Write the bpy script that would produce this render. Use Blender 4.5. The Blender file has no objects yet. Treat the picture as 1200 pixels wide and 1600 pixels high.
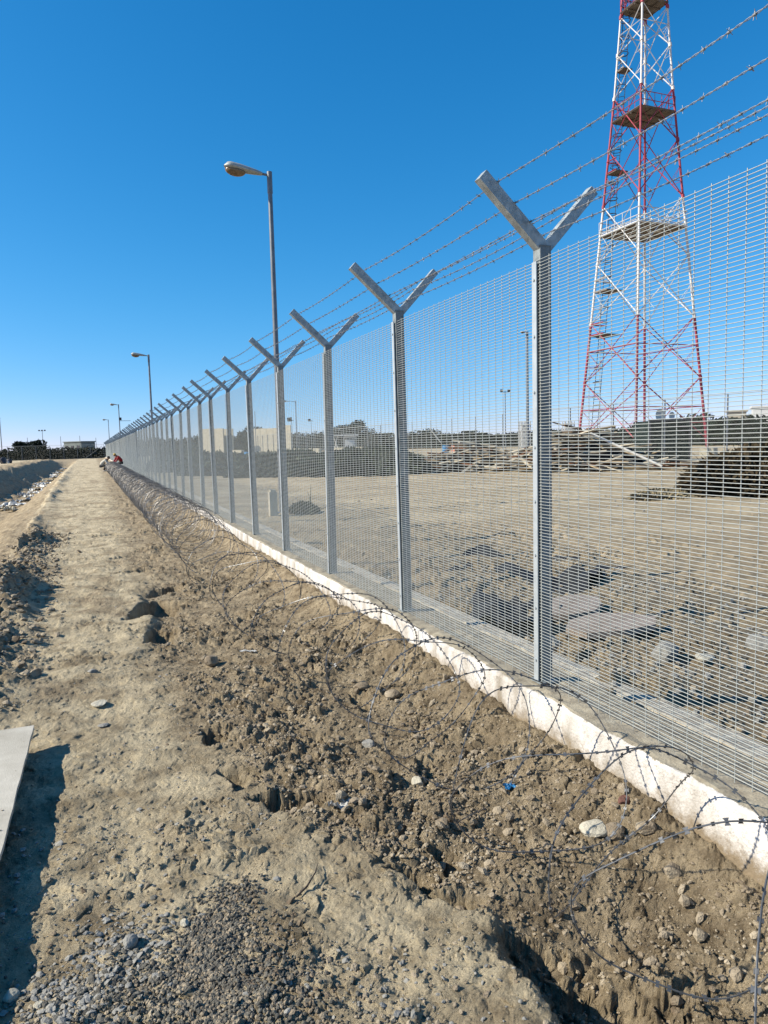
import bpy, math, random
import numpy as np
from mathutils import Vector, Matrix

# ------------------------------------------------------------------ camera, world, sun
scene = bpy.context.scene
COL = scene.collection
YAW, PITCH, ROLL, FPX, ZC = .37545, .09444, .02516, 1141.1, 1.656
cy, sy, cp, sp, cr, sr = math.cos(YAW), math.sin(YAW), math.cos(PITCH), math.sin(PITCH), math.cos(ROLL), math.sin(ROLL)
fwd = Vector((sy*cp, cy*cp, -sp)); up0 = Vector((sy*sp, cy*sp, cp)); rt0 = Vector((cy, -sy, 0))
rt = rt0*cr - up0*sr; up = rt0*sr + up0*cr
cd = bpy.data.cameras.new("camera"); cam = bpy.data.objects.new("camera", cd); COL.objects.link(cam)
M = Matrix.Identity(4)
for i in range(3):
    M[i][0] = rt[i]; M[i][1] = up[i]; M[i][2] = -fwd[i]
M[2][3] = ZC
cam.matrix_world = M
cd.sensor_fit = 'VERTICAL'; cd.sensor_height = 36.0; cd.sensor_width = 27.0
cd.lens = 36.0*FPX/1600.0
cd.clip_start = .05; cd.clip_end = 8000
scene.camera = cam

SUN_EL = math.radians(35.5); SUN_AZ = math.atan2(-.984, .178)     # azimuth from +Y, clockwise
w = bpy.data.worlds.new("World"); scene.world = w; w.use_nodes = True
nt = w.node_tree; nt.nodes.clear()
sky = nt.nodes.new('ShaderNodeTexSky'); sky.sky_type = 'NISHITA'; sky.sun_disc = False
sky.sun_elevation = SUN_EL; sky.sun_rotation = SUN_AZ
sky.altitude = 0; sky.air_density = 1.0; sky.dust_density = .2; sky.ozone_density = 2.5
# the clear sky of the photograph is deeper overhead and purer towards the horizon than the raw model: grade its channels
SKY = .08
bg = nt.nodes.new('ShaderNodeBackground'); bg.inputs['Strength'].default_value = SKY
wo = nt.nodes.new('ShaderNodeOutputWorld')
sep = nt.nodes.new('ShaderNodeSeparateColor'); com = nt.nodes.new('ShaderNodeCombineColor')
stc = nt.nodes.new('ShaderNodeTexCoord'); sad = nt.nodes.new('ShaderNodeVectorMath'); sad.operation = 'ADD'; sad.inputs[1].default_value = (0, 0, .05)
snm = nt.nodes.new('ShaderNodeVectorMath'); snm.operation = 'NORMALIZE'
nt.links.new(stc.outputs['Generated'], sad.inputs[0]); nt.links.new(sad.outputs[0], snm.inputs[0]); nt.links.new(snm.outputs[0], sky.inputs[0])
nt.links.new(sky.outputs[0], sep.inputs[0])
for ch, (gain, pw) in enumerate(((5.0, 2.3), (1.52, 1.06), (1.74, .90))):
    m1 = nt.nodes.new('ShaderNodeMath'); m1.operation = 'MULTIPLY'; m1.inputs[1].default_value = .085
    m2 = nt.nodes.new('ShaderNodeMath'); m2.operation = 'POWER'; m2.inputs[1].default_value = pw
    m3 = nt.nodes.new('ShaderNodeMath'); m3.operation = 'MULTIPLY'; m3.inputs[1].default_value = gain*.65/SKY
    nt.links.new(sep.outputs[ch], m1.inputs[0]); nt.links.new(m1.outputs[0], m2.inputs[0]); nt.links.new(m2.outputs[0], m3.inputs[0]); nt.links.new(m3.outputs[0], com.inputs[ch])
nt.links.new(com.outputs[0], bg.inputs['Color']); nt.links.new(bg.outputs[0], wo.inputs['Surface'])

sl = bpy.data.lights.new("sun", 'SUN'); sl.energy = 5.0; sl.angle = math.radians(.5); sl.color = (1.0, .92, .77)
so = bpy.data.objects.new("sun", sl); COL.objects.link(so)
sd = Vector((math.sin(SUN_AZ)*math.cos(SUN_EL), math.cos(SUN_AZ)*math.cos(SUN_EL), math.sin(SUN_EL)))
so.rotation_euler = sd.to_track_quat('Z', 'Y').to_euler(); so.location = sd*50

scene.render.engine = 'CYCLES'
vs = scene.view_settings
vs.view_transform = 'Standard'; vs.look = 'None'; vs.exposure = 0.75; vs.gamma = 1.0; vs.use_curve_mapping = False

rng = np.random.default_rng(7); random.seed(7)

# ------------------------------------------------------------------ materials
def mat(name, col, rough=.8, metal=0., var=.15, vscale=8., bump=0., bscale=60., col2=None, spec=.5, detail=6, thr=None):
    col = tuple(c*.74 for c in col); col2 = tuple(c*.74 for c in col2) if col2 else None      # calibrated to the exposure above
    m = bpy.data.materials.new(name); m.use_nodes = True
    t = m.node_tree; b = t.nodes['Principled BSDF']
    b.inputs['Roughness'].default_value = rough; b.inputs['Metallic'].default_value = metal
    b.inputs['Specular IOR Level'].default_value = spec
    tc = t.nodes.new('ShaderNodeTexCoord'); n = t.nodes.new('ShaderNodeTexNoise')
    n.inputs['Scale'].default_value = vscale; n.inputs['Detail'].default_value = detail; n.inputs['Roughness'].default_value = .65
    t.links.new(tc.outputs['Object'], n.inputs['Vector'])
    r = t.nodes.new('ShaderNodeValToRGB')
    c2 = col2 if col2 else tuple(min(1, c*(1+var)) for c in col)
    c1 = col if col2 else tuple(c*(1-var) for c in col)
    a, z = thr if thr else (.35, .65)
    r.color_ramp.elements[0].position = a; r.color_ramp.elements[1].position = z
    r.color_ramp.elements[0].color = (*c1, 1); r.color_ramp.elements[1].color = (*c2, 1)
    t.links.new(n.outputs['Fac'], r.inputs['Fac']); t.links.new(r.outputs['Color'], b.inputs['Base Color'])
    if bump:
        n2 = t.nodes.new('ShaderNodeTexNoise'); n2.inputs['Scale'].default_value = bscale; n2.inputs['Detail'].default_value = 8
        t.links.new(tc.outputs['Object'], n2.inputs['Vector'])
        bp = t.nodes.new('ShaderNodeBump'); bp.inputs['Strength'].default_value = bump; bp.inputs['Distance'].default_value = .01
        t.links.new(n2.outputs['Fac'], bp.inputs['Height']); t.links.new(bp.outputs['Normal'], b.inputs['Normal'])
    return m

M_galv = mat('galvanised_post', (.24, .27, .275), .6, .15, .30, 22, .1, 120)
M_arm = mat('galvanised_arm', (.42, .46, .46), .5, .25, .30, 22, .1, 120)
M_wire = mat('galvanised_wire', (.50, .53, .50), .5, .3, .1, 30)
M_bar = mat('clamp_bar', (.50, .55, .57), .45, .3, .08, 20)
M_barb = mat('barb_wire', (.30, .31, .32), .45, .5, .2, 40)
M_razor = mat('razor_wire', (.16, .165, .17), .42, .5, .3, 9)
M_razor2 = mat('razor_wire_bunched', (.27, .262, .25), .48, .5, .6, 2.2)
M_pole = mat('lamp_pole_steel', (.19, .21, .23), .45, .4, .15, 6)
M_head = mat('lamp_housing', (.42, .44, .42), .5, .1, .2, 9)
M_lens = mat('lamp_bowl', (.22, .14, .07), .2, 0, .45, 14)
M_red = mat('tower_red_paint', (.36, .035, .06), .6, 0, .25, 3)
M_white = mat('tower_white_paint', (.72, .70, .68), .55, 0, .12, 3)
M_dark = mat('dark_steel', (.05, .05, .06), .6, .3, .3, 5)
M_grate = mat('platform_grating', (.16, .13, .11), .8, .1, .3, 3)
M_conc = mat('weathered_concrete', (.34, .30, .24), .9, 0, 0, 9, .6, 90, col2=(.56, .52, .43))
M_slab = mat('broken_slab', (.28, .22, .17), .9, 0, 0, 5, .6, 60, col2=(.42, .35, .29))
M_block = mat('pale_concrete', (.55, .50, .38), .9, 0, .12, 2.5, .4, 30)
M_board = mat('cement_board', (.42, .385, .31), .85, 0, 0, 2.2, .25, 140, col2=(.66, .62, .53))
M_clod = mat('dirt_clod', (.17, .125, .08), .95, 0, 0, 3.0, .8, 160, col2=(.50, .42, .30))
M_stone = mat('grey_stone', (.30, .29, .26), .9, 0, .2, 12, .6, 90)
M_pale = mat('pale_stone', (.52, .48, .38), .9, 0, .15, 12, .6, 90)
M_brown = mat('broken_brick', (.16, .07, .05), .9, 0, .2, 12, .6, 90)
M_gravel = mat('gravel', (.075, .070, .058), .9, 0, 0, 45, .5, 150, col2=(.27, .25, .20), thr=(.4, .78))
M_plastic = mat('white_plastic', (.50, .50, .48), .4, 0, .1, 4, .3, 40)
M_blue = mat('blue_plastic', (.02, .20, .45), .4, 0, .2, 6)
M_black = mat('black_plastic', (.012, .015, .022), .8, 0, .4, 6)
M_wood = mat('old_timber', (.20, .14, .08), .85, 0, 0, 3, .3, 50, col2=(.42, .33, .20))
M_woodp = mat('bleached_timber', (.46, .41, .31), .85, 0, .2, 3, .3, 50)
M_woodd = mat('dark_timber', (.035, .027, .02), .9, 0, .3, 3)
M_whitew = mat('white_painted_timber', (.72, .70, .64), .8, 0, .1, 4)
M_leafd = mat('dark_foliage', (.010, .018, .014), 1., 0, 0, .6, 0, 1, col2=(.032, .042, .028), spec=.05)
M_leafb = mat('brush_twigs', (.035, .03, .018), .85, 0, 0, 1.2, 0, 1, col2=(.085, .062, .034), spec=.1)
M_leafm = mat('brush_green', (.022, .034, .026), .95, 0, 0, 1.0, 0, 1, col2=(.085, .105, .07), spec=.08)
M_dry = mat('dry_grass', (.26, .21, .12), .85, 0, .3, 5)
M_bark = mat('bark', (.08, .06, .045), .9, 0, .3, 6)
M_bldg = mat('beige_render', (.45, .41, .33), .85, 0, .08, .4)
M_whiteb = mat('white_sheet_metal', (.70, .70, .68), .6, 0, .08, .5)
M_roof = mat('grey_green_roof', (.18, .21, .20), .8, 0, .15, .5)
M_green = mat('green_container', (.008, .020, .018), .95, 0, .3, 1, spec=.1)
M_pink = mat('salmon_panel', (.55, .22, .14), .8, 0, .1, 1)
M_rust = mat('rust', (.20, .09, .04), .9, .1, .3, 4)
M_skin = mat('skin', (.30, .17, .11), .6, 0, .05, 8)
M_jred = mat('red_cloth', (.32, .012, .02), .85, 0, .2, 10)
M_shirt = mat('cream_cloth', (.62, .59, .50), .85, 0, .15, 10)
M_trou = mat('dark_cloth', (.035, .04, .04), .9, 0, .2, 10)
M_cap = mat('yellow_cap', (.55, .38, .07), .6, 0, .1, 10)
M_hair = mat('dark_hair', (.015, .012, .01), .8)

# painted kerb: white paint with bare patches near its upper edge, on grey cement
def kerb_material():
    m = bpy.data.materials.new('painted_plinth'); m.use_nodes = True
    t = m.node_tree; b = t.nodes['Principled BSDF']; b.inputs['Roughness'].default_value = .85
    L = t.links.new
    tc = t.nodes.new('ShaderNodeTexCoord')
    sx = t.nodes.new('ShaderNodeSeparateXYZ'); L(tc.outputs['Object'], sx.inputs[0])
    at = t.nodes.new('ShaderNodeAttribute'); at.attribute_name = 'paint'
    n = t.nodes.new('ShaderNodeTexNoise'); n.inputs['Scale'].default_value = 7; n.inputs['Detail'].default_value = 8; n.inputs['Roughness'].default_value = .7
    L(tc.outputs['Object'], n.inputs['Vector'])
    add = t.nodes.new('ShaderNodeMath'); add.operation = 'ADD'; L(at.outputs['Fac'], add.inputs[0]); L(n.outputs['Fac'], add.inputs[1])
    r = t.nodes.new('ShaderNodeValToRGB'); r.color_ramp.elements[0].position = .80; r.color_ramp.elements[1].position = .86
    L(add.outputs[0], r.inputs['Fac'])
    n2 = t.nodes.new('ShaderNodeTexNoise'); n2.inputs['Scale'].default_value = 14; n2.inputs['Detail'].default_value = 8
    L(tc.outputs['Object'], n2.inputs['Vector'])
    cr_ = t.nodes.new('ShaderNodeValToRGB'); cr_.color_ramp.elements[0].color = (.17, .145, .105, 1); cr_.color_ramp.elements[1].color = (.33, .295, .22, 1)
    cr_.color_ramp.elements[0].position = .3; cr_.color_ramp.elements[1].position = .7
    L(n2.outputs['Fac'], cr_.inputs['Fac'])
    cw = t.nodes.new('ShaderNodeValToRGB'); cw.color_ramp.elements[0].color = (.25, .22, .175, 1); cw.color_ramp.elements[1].color = (.56, .535, .50, 1)
    cw.color_ramp.elements[0].position = .28; cw.color_ramp.elements[1].position = .60
    n3 = t.nodes.new('ShaderNodeTexNoise'); n3.inputs['Scale'].default_value = 3; n3.inputs['Detail'].default_value = 7
    mp = t.nodes.new('ShaderNodeMapping'); mp.inputs['Scale'].default_value = (1, 2.2, .6); L(tc.outputs['Object'], mp.inputs[0]); L(mp.outputs[0], n3.inputs['Vector'])
    L(n3.outputs['Fac'], cw.inputs['Fac'])
    mx = t.nodes.new('ShaderNodeMix'); mx.data_type = 'RGBA'
    L(r.outputs['Color'], mx.inputs[0]); L(cr_.outputs[0], mx.inputs[6]); L(cw.outputs[0], mx.inputs[7])
    zr = t.nodes.new('ShaderNodeMapRange'); zr.inputs['From Min'].default_value = .24; zr.inputs['From Max'].default_value = .04; L(sx.outputs['Z'], zr.inputs['Value'])
    n4 = t.nodes.new('ShaderNodeTexNoise'); n4.inputs['Scale'].default_value = 11; n4.inputs['Detail'].default_value = 9; n4.inputs['Roughness'].default_value = .75; L(tc.outputs['Object'], n4.inputs['Vector'])
    ad = t.nodes.new('ShaderNodeMath'); ad.operation = 'MULTIPLY_ADD'; ad.inputs[1].default_value = .55; L(zr.outputs[0], ad.inputs[0]); L(n4.outputs['Fac'], ad.inputs[2])
    sr = t.nodes.new('ShaderNodeValToRGB'); sr.color_ramp.elements[0].position = .70; sr.color_ramp.elements[1].position = 1.0; L(ad.outputs[0], sr.inputs['Fac'])
    mz = t.nodes.new('ShaderNodeMix'); mz.data_type = 'RGBA'; mz.inputs[7].default_value = (.19, .145, .09, 1); L(sr.outputs[0], mz.inputs[0]); L(mx.outputs[2], mz.inputs[6])
    # hairline cracks
    vo = t.nodes.new('ShaderNodeTexVoronoi'); vo.feature = 'DISTANCE_TO_EDGE'; vo.inputs['Scale'].default_value = 3.2
    wp = t.nodes.new('ShaderNodeVectorMath'); wp.operation = 'MULTIPLY_ADD'; wp.inputs[1].default_value = (.25, .25, .25); L(n4.outputs['Color'], wp.inputs[0]); L(tc.outputs['Object'], wp.inputs[2]); L(wp.outputs[0], vo.inputs['Vector'])
    vr = t.nodes.new('ShaderNodeValToRGB'); vr.color_ramp.elements[0].position = .0; vr.color_ramp.elements[1].position = .012; vr.color_ramp.elements[0].color = (.35, .3, .25, 1); vr.color_ramp.elements[1].color = (1, 1, 1, 1); L(vo.outputs['Distance'], vr.inputs['Fac'])
    ml = t.nodes.new('ShaderNodeMix'); ml.data_type = 'RGBA'; ml.blend_type = 'MULTIPLY'; ml.inputs[0].default_value = .7; L(mz.outputs[2], ml.inputs[6]); L(vr.outputs[0], ml.inputs[7])
    L(ml.outputs[2], b.inputs['Base Color'])
    nb = t.nodes.new('ShaderNodeTexNoise'); nb.inputs['Scale'].default_value = 80; nb.inputs['Detail'].default_value = 8; L(tc.outputs['Object'], nb.inputs['Vector'])
    bp = t.nodes.new('ShaderNodeBump'); bp.inputs['Strength'].default_value = .6; bp.inputs['Distance'].default_value = .01
    L(nb.outputs['Fac'], bp.inputs['Height']); L(bp.outputs['Normal'], b.inputs['Normal'])
    return m
M_kerb = kerb_material()

def ground_material():
    m = bpy.data.materials.new('dry_earth'); m.use_nodes = True
    t = m.node_tree; b = t.nodes['Principled BSDF']; b.inputs['Roughness'].default_value = .95; b.inputs['Specular IOR Level'].default_value = .2
    L = t.links.new
    tc = t.nodes.new('ShaderNodeTexCoord'); co = tc.outputs['Object']
    def noise(s, d=8, ro=.65):
        n = t.nodes.new('ShaderNodeTexNoise'); n.inputs['Scale'].default_value = s; n.inputs['Detail'].default_value = d; n.inputs['Roughness'].default_value = ro
        L(co, n.inputs['Vector']); return n
    def ramp(src, p0, c0, p1, c1):
        r = t.nodes.new('ShaderNodeValToRGB'); r.color_ramp.elements[0].position = p0; r.color_ramp.elements[1].position = p1
        r.color_ramp.elements[0].color = (*c0, 1); r.color_ramp.elements[1].color = (*c1, 1); L(src, r.inputs['Fac']); return r
    def mix(f, a, c):
        x = t.nodes.new('ShaderNodeMix'); x.data_type = 'RGBA'; L(f, x.inputs[0]); L(a, x.inputs[6]); L(c, x.inputs[7]); return x.outputs[2]
    at = t.nodes.new('ShaderNodeAttribute'); at.attribute_name = 'crust'
    yd = t.nodes.new('ShaderNodeAttribute'); yd.attribute_name = 'yard'
    crust = ramp(noise(3.2).outputs['Fac'], .32, (.22, .170, .105), .58, (.58, .49, .33))
    loose = ramp(noise(5.5, 10, .7).outputs['Fac'], .34, (.15, .112, .068), .68, (.46, .372, .245))
    c1 = mix(at.outputs['Fac'], loose.outputs[0], crust.outputs[0])
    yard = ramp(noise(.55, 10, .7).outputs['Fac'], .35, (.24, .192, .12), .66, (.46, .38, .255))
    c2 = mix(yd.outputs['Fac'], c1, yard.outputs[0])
    # small dark and pale grit of different stone
    v = t.nodes.new('ShaderNodeTexVoronoi'); v.inputs['Scale'].default_value = 70; L(co, v.inputs['Vector'])
    g = ramp(v.outputs['Distance'], .10, (1, 1, 1), .22, (0, 0, 0))
    vc = ramp(v.outputs['Color'], .2, (.06, .055, .045), .9, (.38, .34, .27))
    gm = t.nodes.new('ShaderNodeMath'); gm.operation = 'MULTIPLY'; gm.inputs[1].default_value = .55; L(g.outputs[0], gm.inputs[0])
    c3 = mix(gm.outputs[0], c2, vc.outputs[0])
    L(c3, b.inputs['Base Color'])
    n1 = noise(55, 10, .75); n2 = noise(240, 6, .7)
    bp = t.nodes.new('ShaderNodeBump'); bp.inputs['Strength'].default_value = 1.0; bp.inputs['Distance'].default_value = .03; L(n1.outputs['Fac'], bp.inputs['Height'])
    bp2 = t.nodes.new('ShaderNodeBump'); bp2.inputs['Strength'].default_value = .8; bp2.inputs['Distance'].default_value = .009
    L(n2.outputs['Fac'], bp2.inputs['Height']); L(bp.outputs['Normal'], bp2.inputs['Normal']); L(bp2.outputs['Normal'], b.inputs['Normal'])
    return m
M_ground = ground_material()

# ------------------------------------------------------------------ mesh helpers
def build(name, parts, mats, parent=None, smooth=False, loc=None, midx=None):
    """parts: list of (V, F[, material index]) with F an (n,3) or (n,4) array"""
    if not isinstance(mats, (list, tuple)): mats = [mats]
    Vs, lv, ls, mi, off = [], [], [], [], 0
    for p in parts:
        V, F = np.asarray(p[0], float).reshape(-1, 3), np.asarray(p[1], int)
        k = p[2] if len(p) > 2 else 0
        if len(F) == 0: continue
        Vs.append(V); lv.append((F+off).ravel()); ls.append(np.full(len(F), F.shape[1])); mi.append(np.full(len(F), k)); off += len(V)
    V = np.concatenate(Vs); lv = np.concatenate(lv); ls = np.concatenate(ls); mi = np.concatenate(mi)
    me = bpy.data.meshes.new(name)
    me.vertices.add(len(V)); me.vertices.foreach_set('co', V.astype(np.float32).ravel())
    me.loops.add(len(lv)); me.loops.foreach_set('vertex_index', lv.astype(np.int32))
    me.polygons.add(len(ls)); st = np.concatenate([[0], np.cumsum(ls)[:-1]])
    me.polygons.foreach_set('loop_start', st.astype(np.int32)); me.polygons.foreach_set('loop_total', ls.astype(np.int32))
    for m in mats: me.materials.append(m)
    me.polygons.foreach_set('material_index', mi.astype(np.int32))
    me.polygons.foreach_set('use_smooth', np.full(len(ls), bool(smooth)))
    me.update(calc_edges=True); me.validate()
    o = bpy.data.objects.new(name, me); COL.objects.link(o)
    if parent: o.parent = parent
    if loc is not None: o.location = loc
    return o

def tag(o, label, cat, group=None, kind=None):
    if label: o['label'] = label
    if cat: o['category'] = cat
    if group: o['group'] = group
    if kind: o['kind'] = kind
    return o

def thing(name, label, cat, loc=(0, 0, 0), rz=0., group=None):
    o = bpy.data.objects.new(name, None); COL.objects.link(o); o.location = loc; o.rotation_euler = (0, 0, rz); o.empty_display_size = .2
    return tag(o, label, cat, group)

def copy_tree(o, parent=None):
    c = o.copy(); COL.objects.link(c)
    if parent: c.parent = parent
    for ch in list(o.children): copy_tree(ch, c)
    return c

BF = np.array([[0, 3, 2, 1], [4, 5, 6, 7], [0, 1, 5, 4], [1, 2, 6, 5], [2, 3, 7, 6], [3, 0, 4, 7]])
def box(c, s, R=None):
    x, y, z = s[0]/2, s[1]/2, s[2]/2
    V = np.array([[-x, -y, -z], [x, -y, -z], [x, y, -z], [-x, y, -z], [-x, -y, z], [x, -y, z], [x, y, z], [-x, y, z]])
    if R is not None: V = V @ np.array(R).T
    return V+np.array(c), BF
def rotz(a): c, s = math.cos(a), math.sin(a); return np.array([[c, -s, 0], [s, c, 0], [0, 0, 1]])
def rotx(a): c, s = math.cos(a), math.sin(a); return np.array([[1, 0, 0], [0, c, -s], [0, s, c]])
def roty(a): c, s = math.cos(a), math.sin(a); return np.array([[c, 0, s], [0, 1, 0], [-s, 0, c]])

def tube(P, r, n=6, cap=True):
    P = np.asarray(P, float); m = len(P); r = np.broadcast_to(np.asarray(r, float), (m,))
    T = np.gradient(P, axis=0); T /= np.linalg.norm(T, axis=1)[:, None]+1e-12
    u = np.cross(T[0], [0, 0, 1.]);
    if np.linalg.norm(u) < .1: u = np.cross(T[0], [1., 0, 0])
    u /= np.linalg.norm(u); U = np.zeros((m, 3))
    for i in range(m):
        u = u-T[i]*np.dot(u, T[i]); u /= np.linalg.norm(u); U[i] = u
    W = np.cross(T, U)
    a = np.arange(n)*2*math.pi/n
    V = P[:, None, :]+r[:, None, None]*(U[:, None, :]*np.cos(a)[None, :, None]+W[:, None, :]*np.sin(a)[None, :, None])
    V = V.reshape(-1, 3)
    i = np.arange(m-1)[:, None]*n; j = np.arange(n)[None, :]; j2 = (j+1) % n
    F = np.stack([i+j, i+j2, i+n+j2, i+n+j], -1).reshape(-1, 4)
    if cap:
        V = np.concatenate([V, P[[0]], P[[-1]]]); c0 = m*n; c1 = c0+1; j = np.arange(n)
        # caps as degenerate-free quads are awkward, so triangles are padded by the caller list
        t0 = np.stack([np.full(n, c0), (j+1) % n, j], -1); t1 = np.stack([np.full(n, c1), (m-1)*n+j, (m-1)*n+(j+1) % n], -1)
        return [(V, F), (V, np.concatenate([t0, t1]))]
    return [(V, F)]
def cyl(a, b, r, n=8, r2=None):
    return tube([a, b], [r, r if r2 is None else r2], n)
def bar(a, b, wd, n=4):
    """square-ish bar between two points without caps"""
    return tube([a, b], wd*.7071, n)

def icosphere(sub=1):
    t = (1+5**.5)/2
    V = [(-1, t, 0), (1, t, 0), (-1, -t, 0), (1, -t, 0), (0, -1, t), (0, 1, t), (0, -1, -t), (0, 1, -t), (t, 0, -1), (t, 0, 1), (-t, 0, -1), (-t, 0, 1)]
    F = [(0, 11, 5), (0, 5, 1), (0, 1, 7), (0, 7, 10), (0, 10, 11), (1, 5, 9), (5, 11, 4), (11, 10, 2), (10, 7, 6), (7, 1, 8), (3, 9, 4), (3, 4, 2), (3, 2, 6), (3, 6, 8), (3, 8, 9), (4, 9, 5), (2, 4, 11), (6, 2, 10), (8, 6, 7), (9, 8, 1)]
    V = [np.array(v)/np.linalg.norm(v) for v in V]
    for _ in range(sub):
        mid = {}; NF = []
        def m(a, b):
            k = (min(a, b), max(a, b))
            if k not in mid:
                p = V[a]+V[b]; V.append(p/np.linalg.norm(p)); mid[k] = len(V)-1
            return mid[k]
        for a, b, c in F:
            x, y, z = m(a, b), m(b, c), m(c, a); NF += [(a, x, z), (b, y, x), (c, z, y), (x, y, z)]
        F = NF
    return np.array(V), np.array(F)
ICO = [icosphere(i) for i in range(4)]

# ------------------------------------------------------------------ noise
def _h(ix, iy, seed):
    n = (ix.astype(np.int64)*374761393+iy.astype(np.int64)*668265263+seed*1442695041) & 0xffffffff
    n = ((n ^ (n >> 13))*1274126177) & 0xffffffff
    n = (n ^ (n >> 16)) & 0xffffff
    return n/float(0xffffff)
def vn(x, y, seed=0):
    x = np.asarray(x, float); y = np.asarray(y, float)
    ix, iy = np.floor(x), np.floor(y); fx, fy = x-ix, y-iy
    fx = fx*fx*(3-2*fx); fy = fy*fy*(3-2*fy)
    a, b, c, d = _h(ix, iy, seed), _h(ix+1, iy, seed), _h(ix, iy+1, seed), _h(ix+1, iy+1, seed)
    return (a*(1-fx)+b*fx)*(1-fy)+(c*(1-fx)+d*fx)*fy
def fbm(x, y, o=4, seed=0, g=.5):
    s = 0; a = 1; t = 0
    for k in range(o):
        s = s+a*(vn(x, y, seed+k)-.5); t += a; x = x*2.03+11.3; y = y*2.03+5.7; a *= g
    return s/t*2
def cells(x, y, seed=0):
    """rounded lumps: 0 in the gaps, up to 1 on a lump"""
    ix, iy = np.floor(x), np.floor(y); best = np.zeros_like(x)
    for dx in (-1, 0, 1):
        for dy in (-1, 0, 1):
            jx, jy = ix+dx, iy+dy
            px = jx+.15+.7*_h(jx, jy, seed); py = jy+.15+.7*_h(jx, jy, seed+1); s = _h(jx, jy, seed+2)
            R = .25+.5*s
            d2 = ((x-px)**2+(y-py)**2)/(R*R)
            best = np.maximum(best, np.sqrt(np.clip(1-d2, 0, 1))*R*1.4)
    return best
def blocks(x, y, seed=0):
    """broken clods: every cell has its own height and tilt, with a crevice between neighbours"""
    x = x+.22*fbm(x*1.7, y*1.7, 3, seed+7); y = y+.22*fbm(x*1.7+9, y*1.7, 3, seed+8)
    ix, iy = np.floor(x), np.floor(y); f1 = np.full_like(x, 9.); f2 = f1.copy(); h = np.zeros_like(x)
    for dx in (-1, 0, 1):
        for dy in (-1, 0, 1):
            jx, jy = ix+dx, iy+dy; px = jx+_h(jx, jy, seed); py = jy+_h(jx, jy, seed+1)
            d = np.hypot(x-px, y-py); hh = _h(jx, jy, seed+2)**1.6+(x-px)*(_h(jx, jy, seed+3)-.5)*1.1+(y-py)*(_h(jx, jy, seed+4)-.5)*1.1
            n = d < f1; f2 = np.where(n, f1, np.minimum(f2, d)); h = np.where(n, hh, h); f1 = np.where(n, d, f1)
    return h*ss(0, .22, f2-f1)
def ss(a, b, x): t = np.clip((x-a)/(b-a), 0, 1); return t*t*(3-2*t)

# ------------------------------------------------------------------ terrain
XE_Y = [-3, 0, 1.2, 1.6, 2.05, 2.12, 2.35, 2.6, 3.0, 3.25, 4.1, 5.0, 6.4, 7.4, 8.6, 9.5, 11, 15, 22, 40, 200]
XE_X = [1.3, 1.3, 1.20, 1.18, 1.20, 1.24, 1.06, .98, .72, .64, .55, .45, .36, .50, .42, .62, .40, .50, .45, .5, .6]
# pits with a steep bank on the sunny side: x left edge, y centre, width, half length, depth, skew dx/dy
PITS = [(1.20, 1.62, .50, .46, .17, -.05), (1.01, 2.47, .20, .12, .12, -.3), (1.10, 2.29, .17, .07, .08, -.8), (1.19, 2.56, .14, .09, .09, 0),
        (.66, 3.20, .32, .13, .15, -.9), (.52, 3.56, .20, .13, .10, -.2), (.50, 4.20, .24, .15, .12, 0),
        (.36, 8.0, .50, .50, .20, .35), (.56, 9.0, .36, .28, .13, .9), (.36, 6.75, .30, .30, .16, .2), (.30, 10.5, .42, .14, .12, 1.5), (.2, 11.9, .3, .14, .08, 1.2),
        (.62, 7.2, .25, .14, .06, 0), (1.05, 5.4, .2, .16, .05, 0), (.95, 3.9, .25, .2, .05, 0), (1.45, 3.3, .25, .15, .06, .3), (1.5, 4.4, .2, .2, .06, 0),
        (3.0, 5.0, .9, .9, .12, 0), (4.4, 7.4, 1.3, 1.2, .22, 0), (-.05, 15.2, .5, .22, .07, 1.0), (-.3, 24, .8, .3, .08, .8)]
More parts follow.
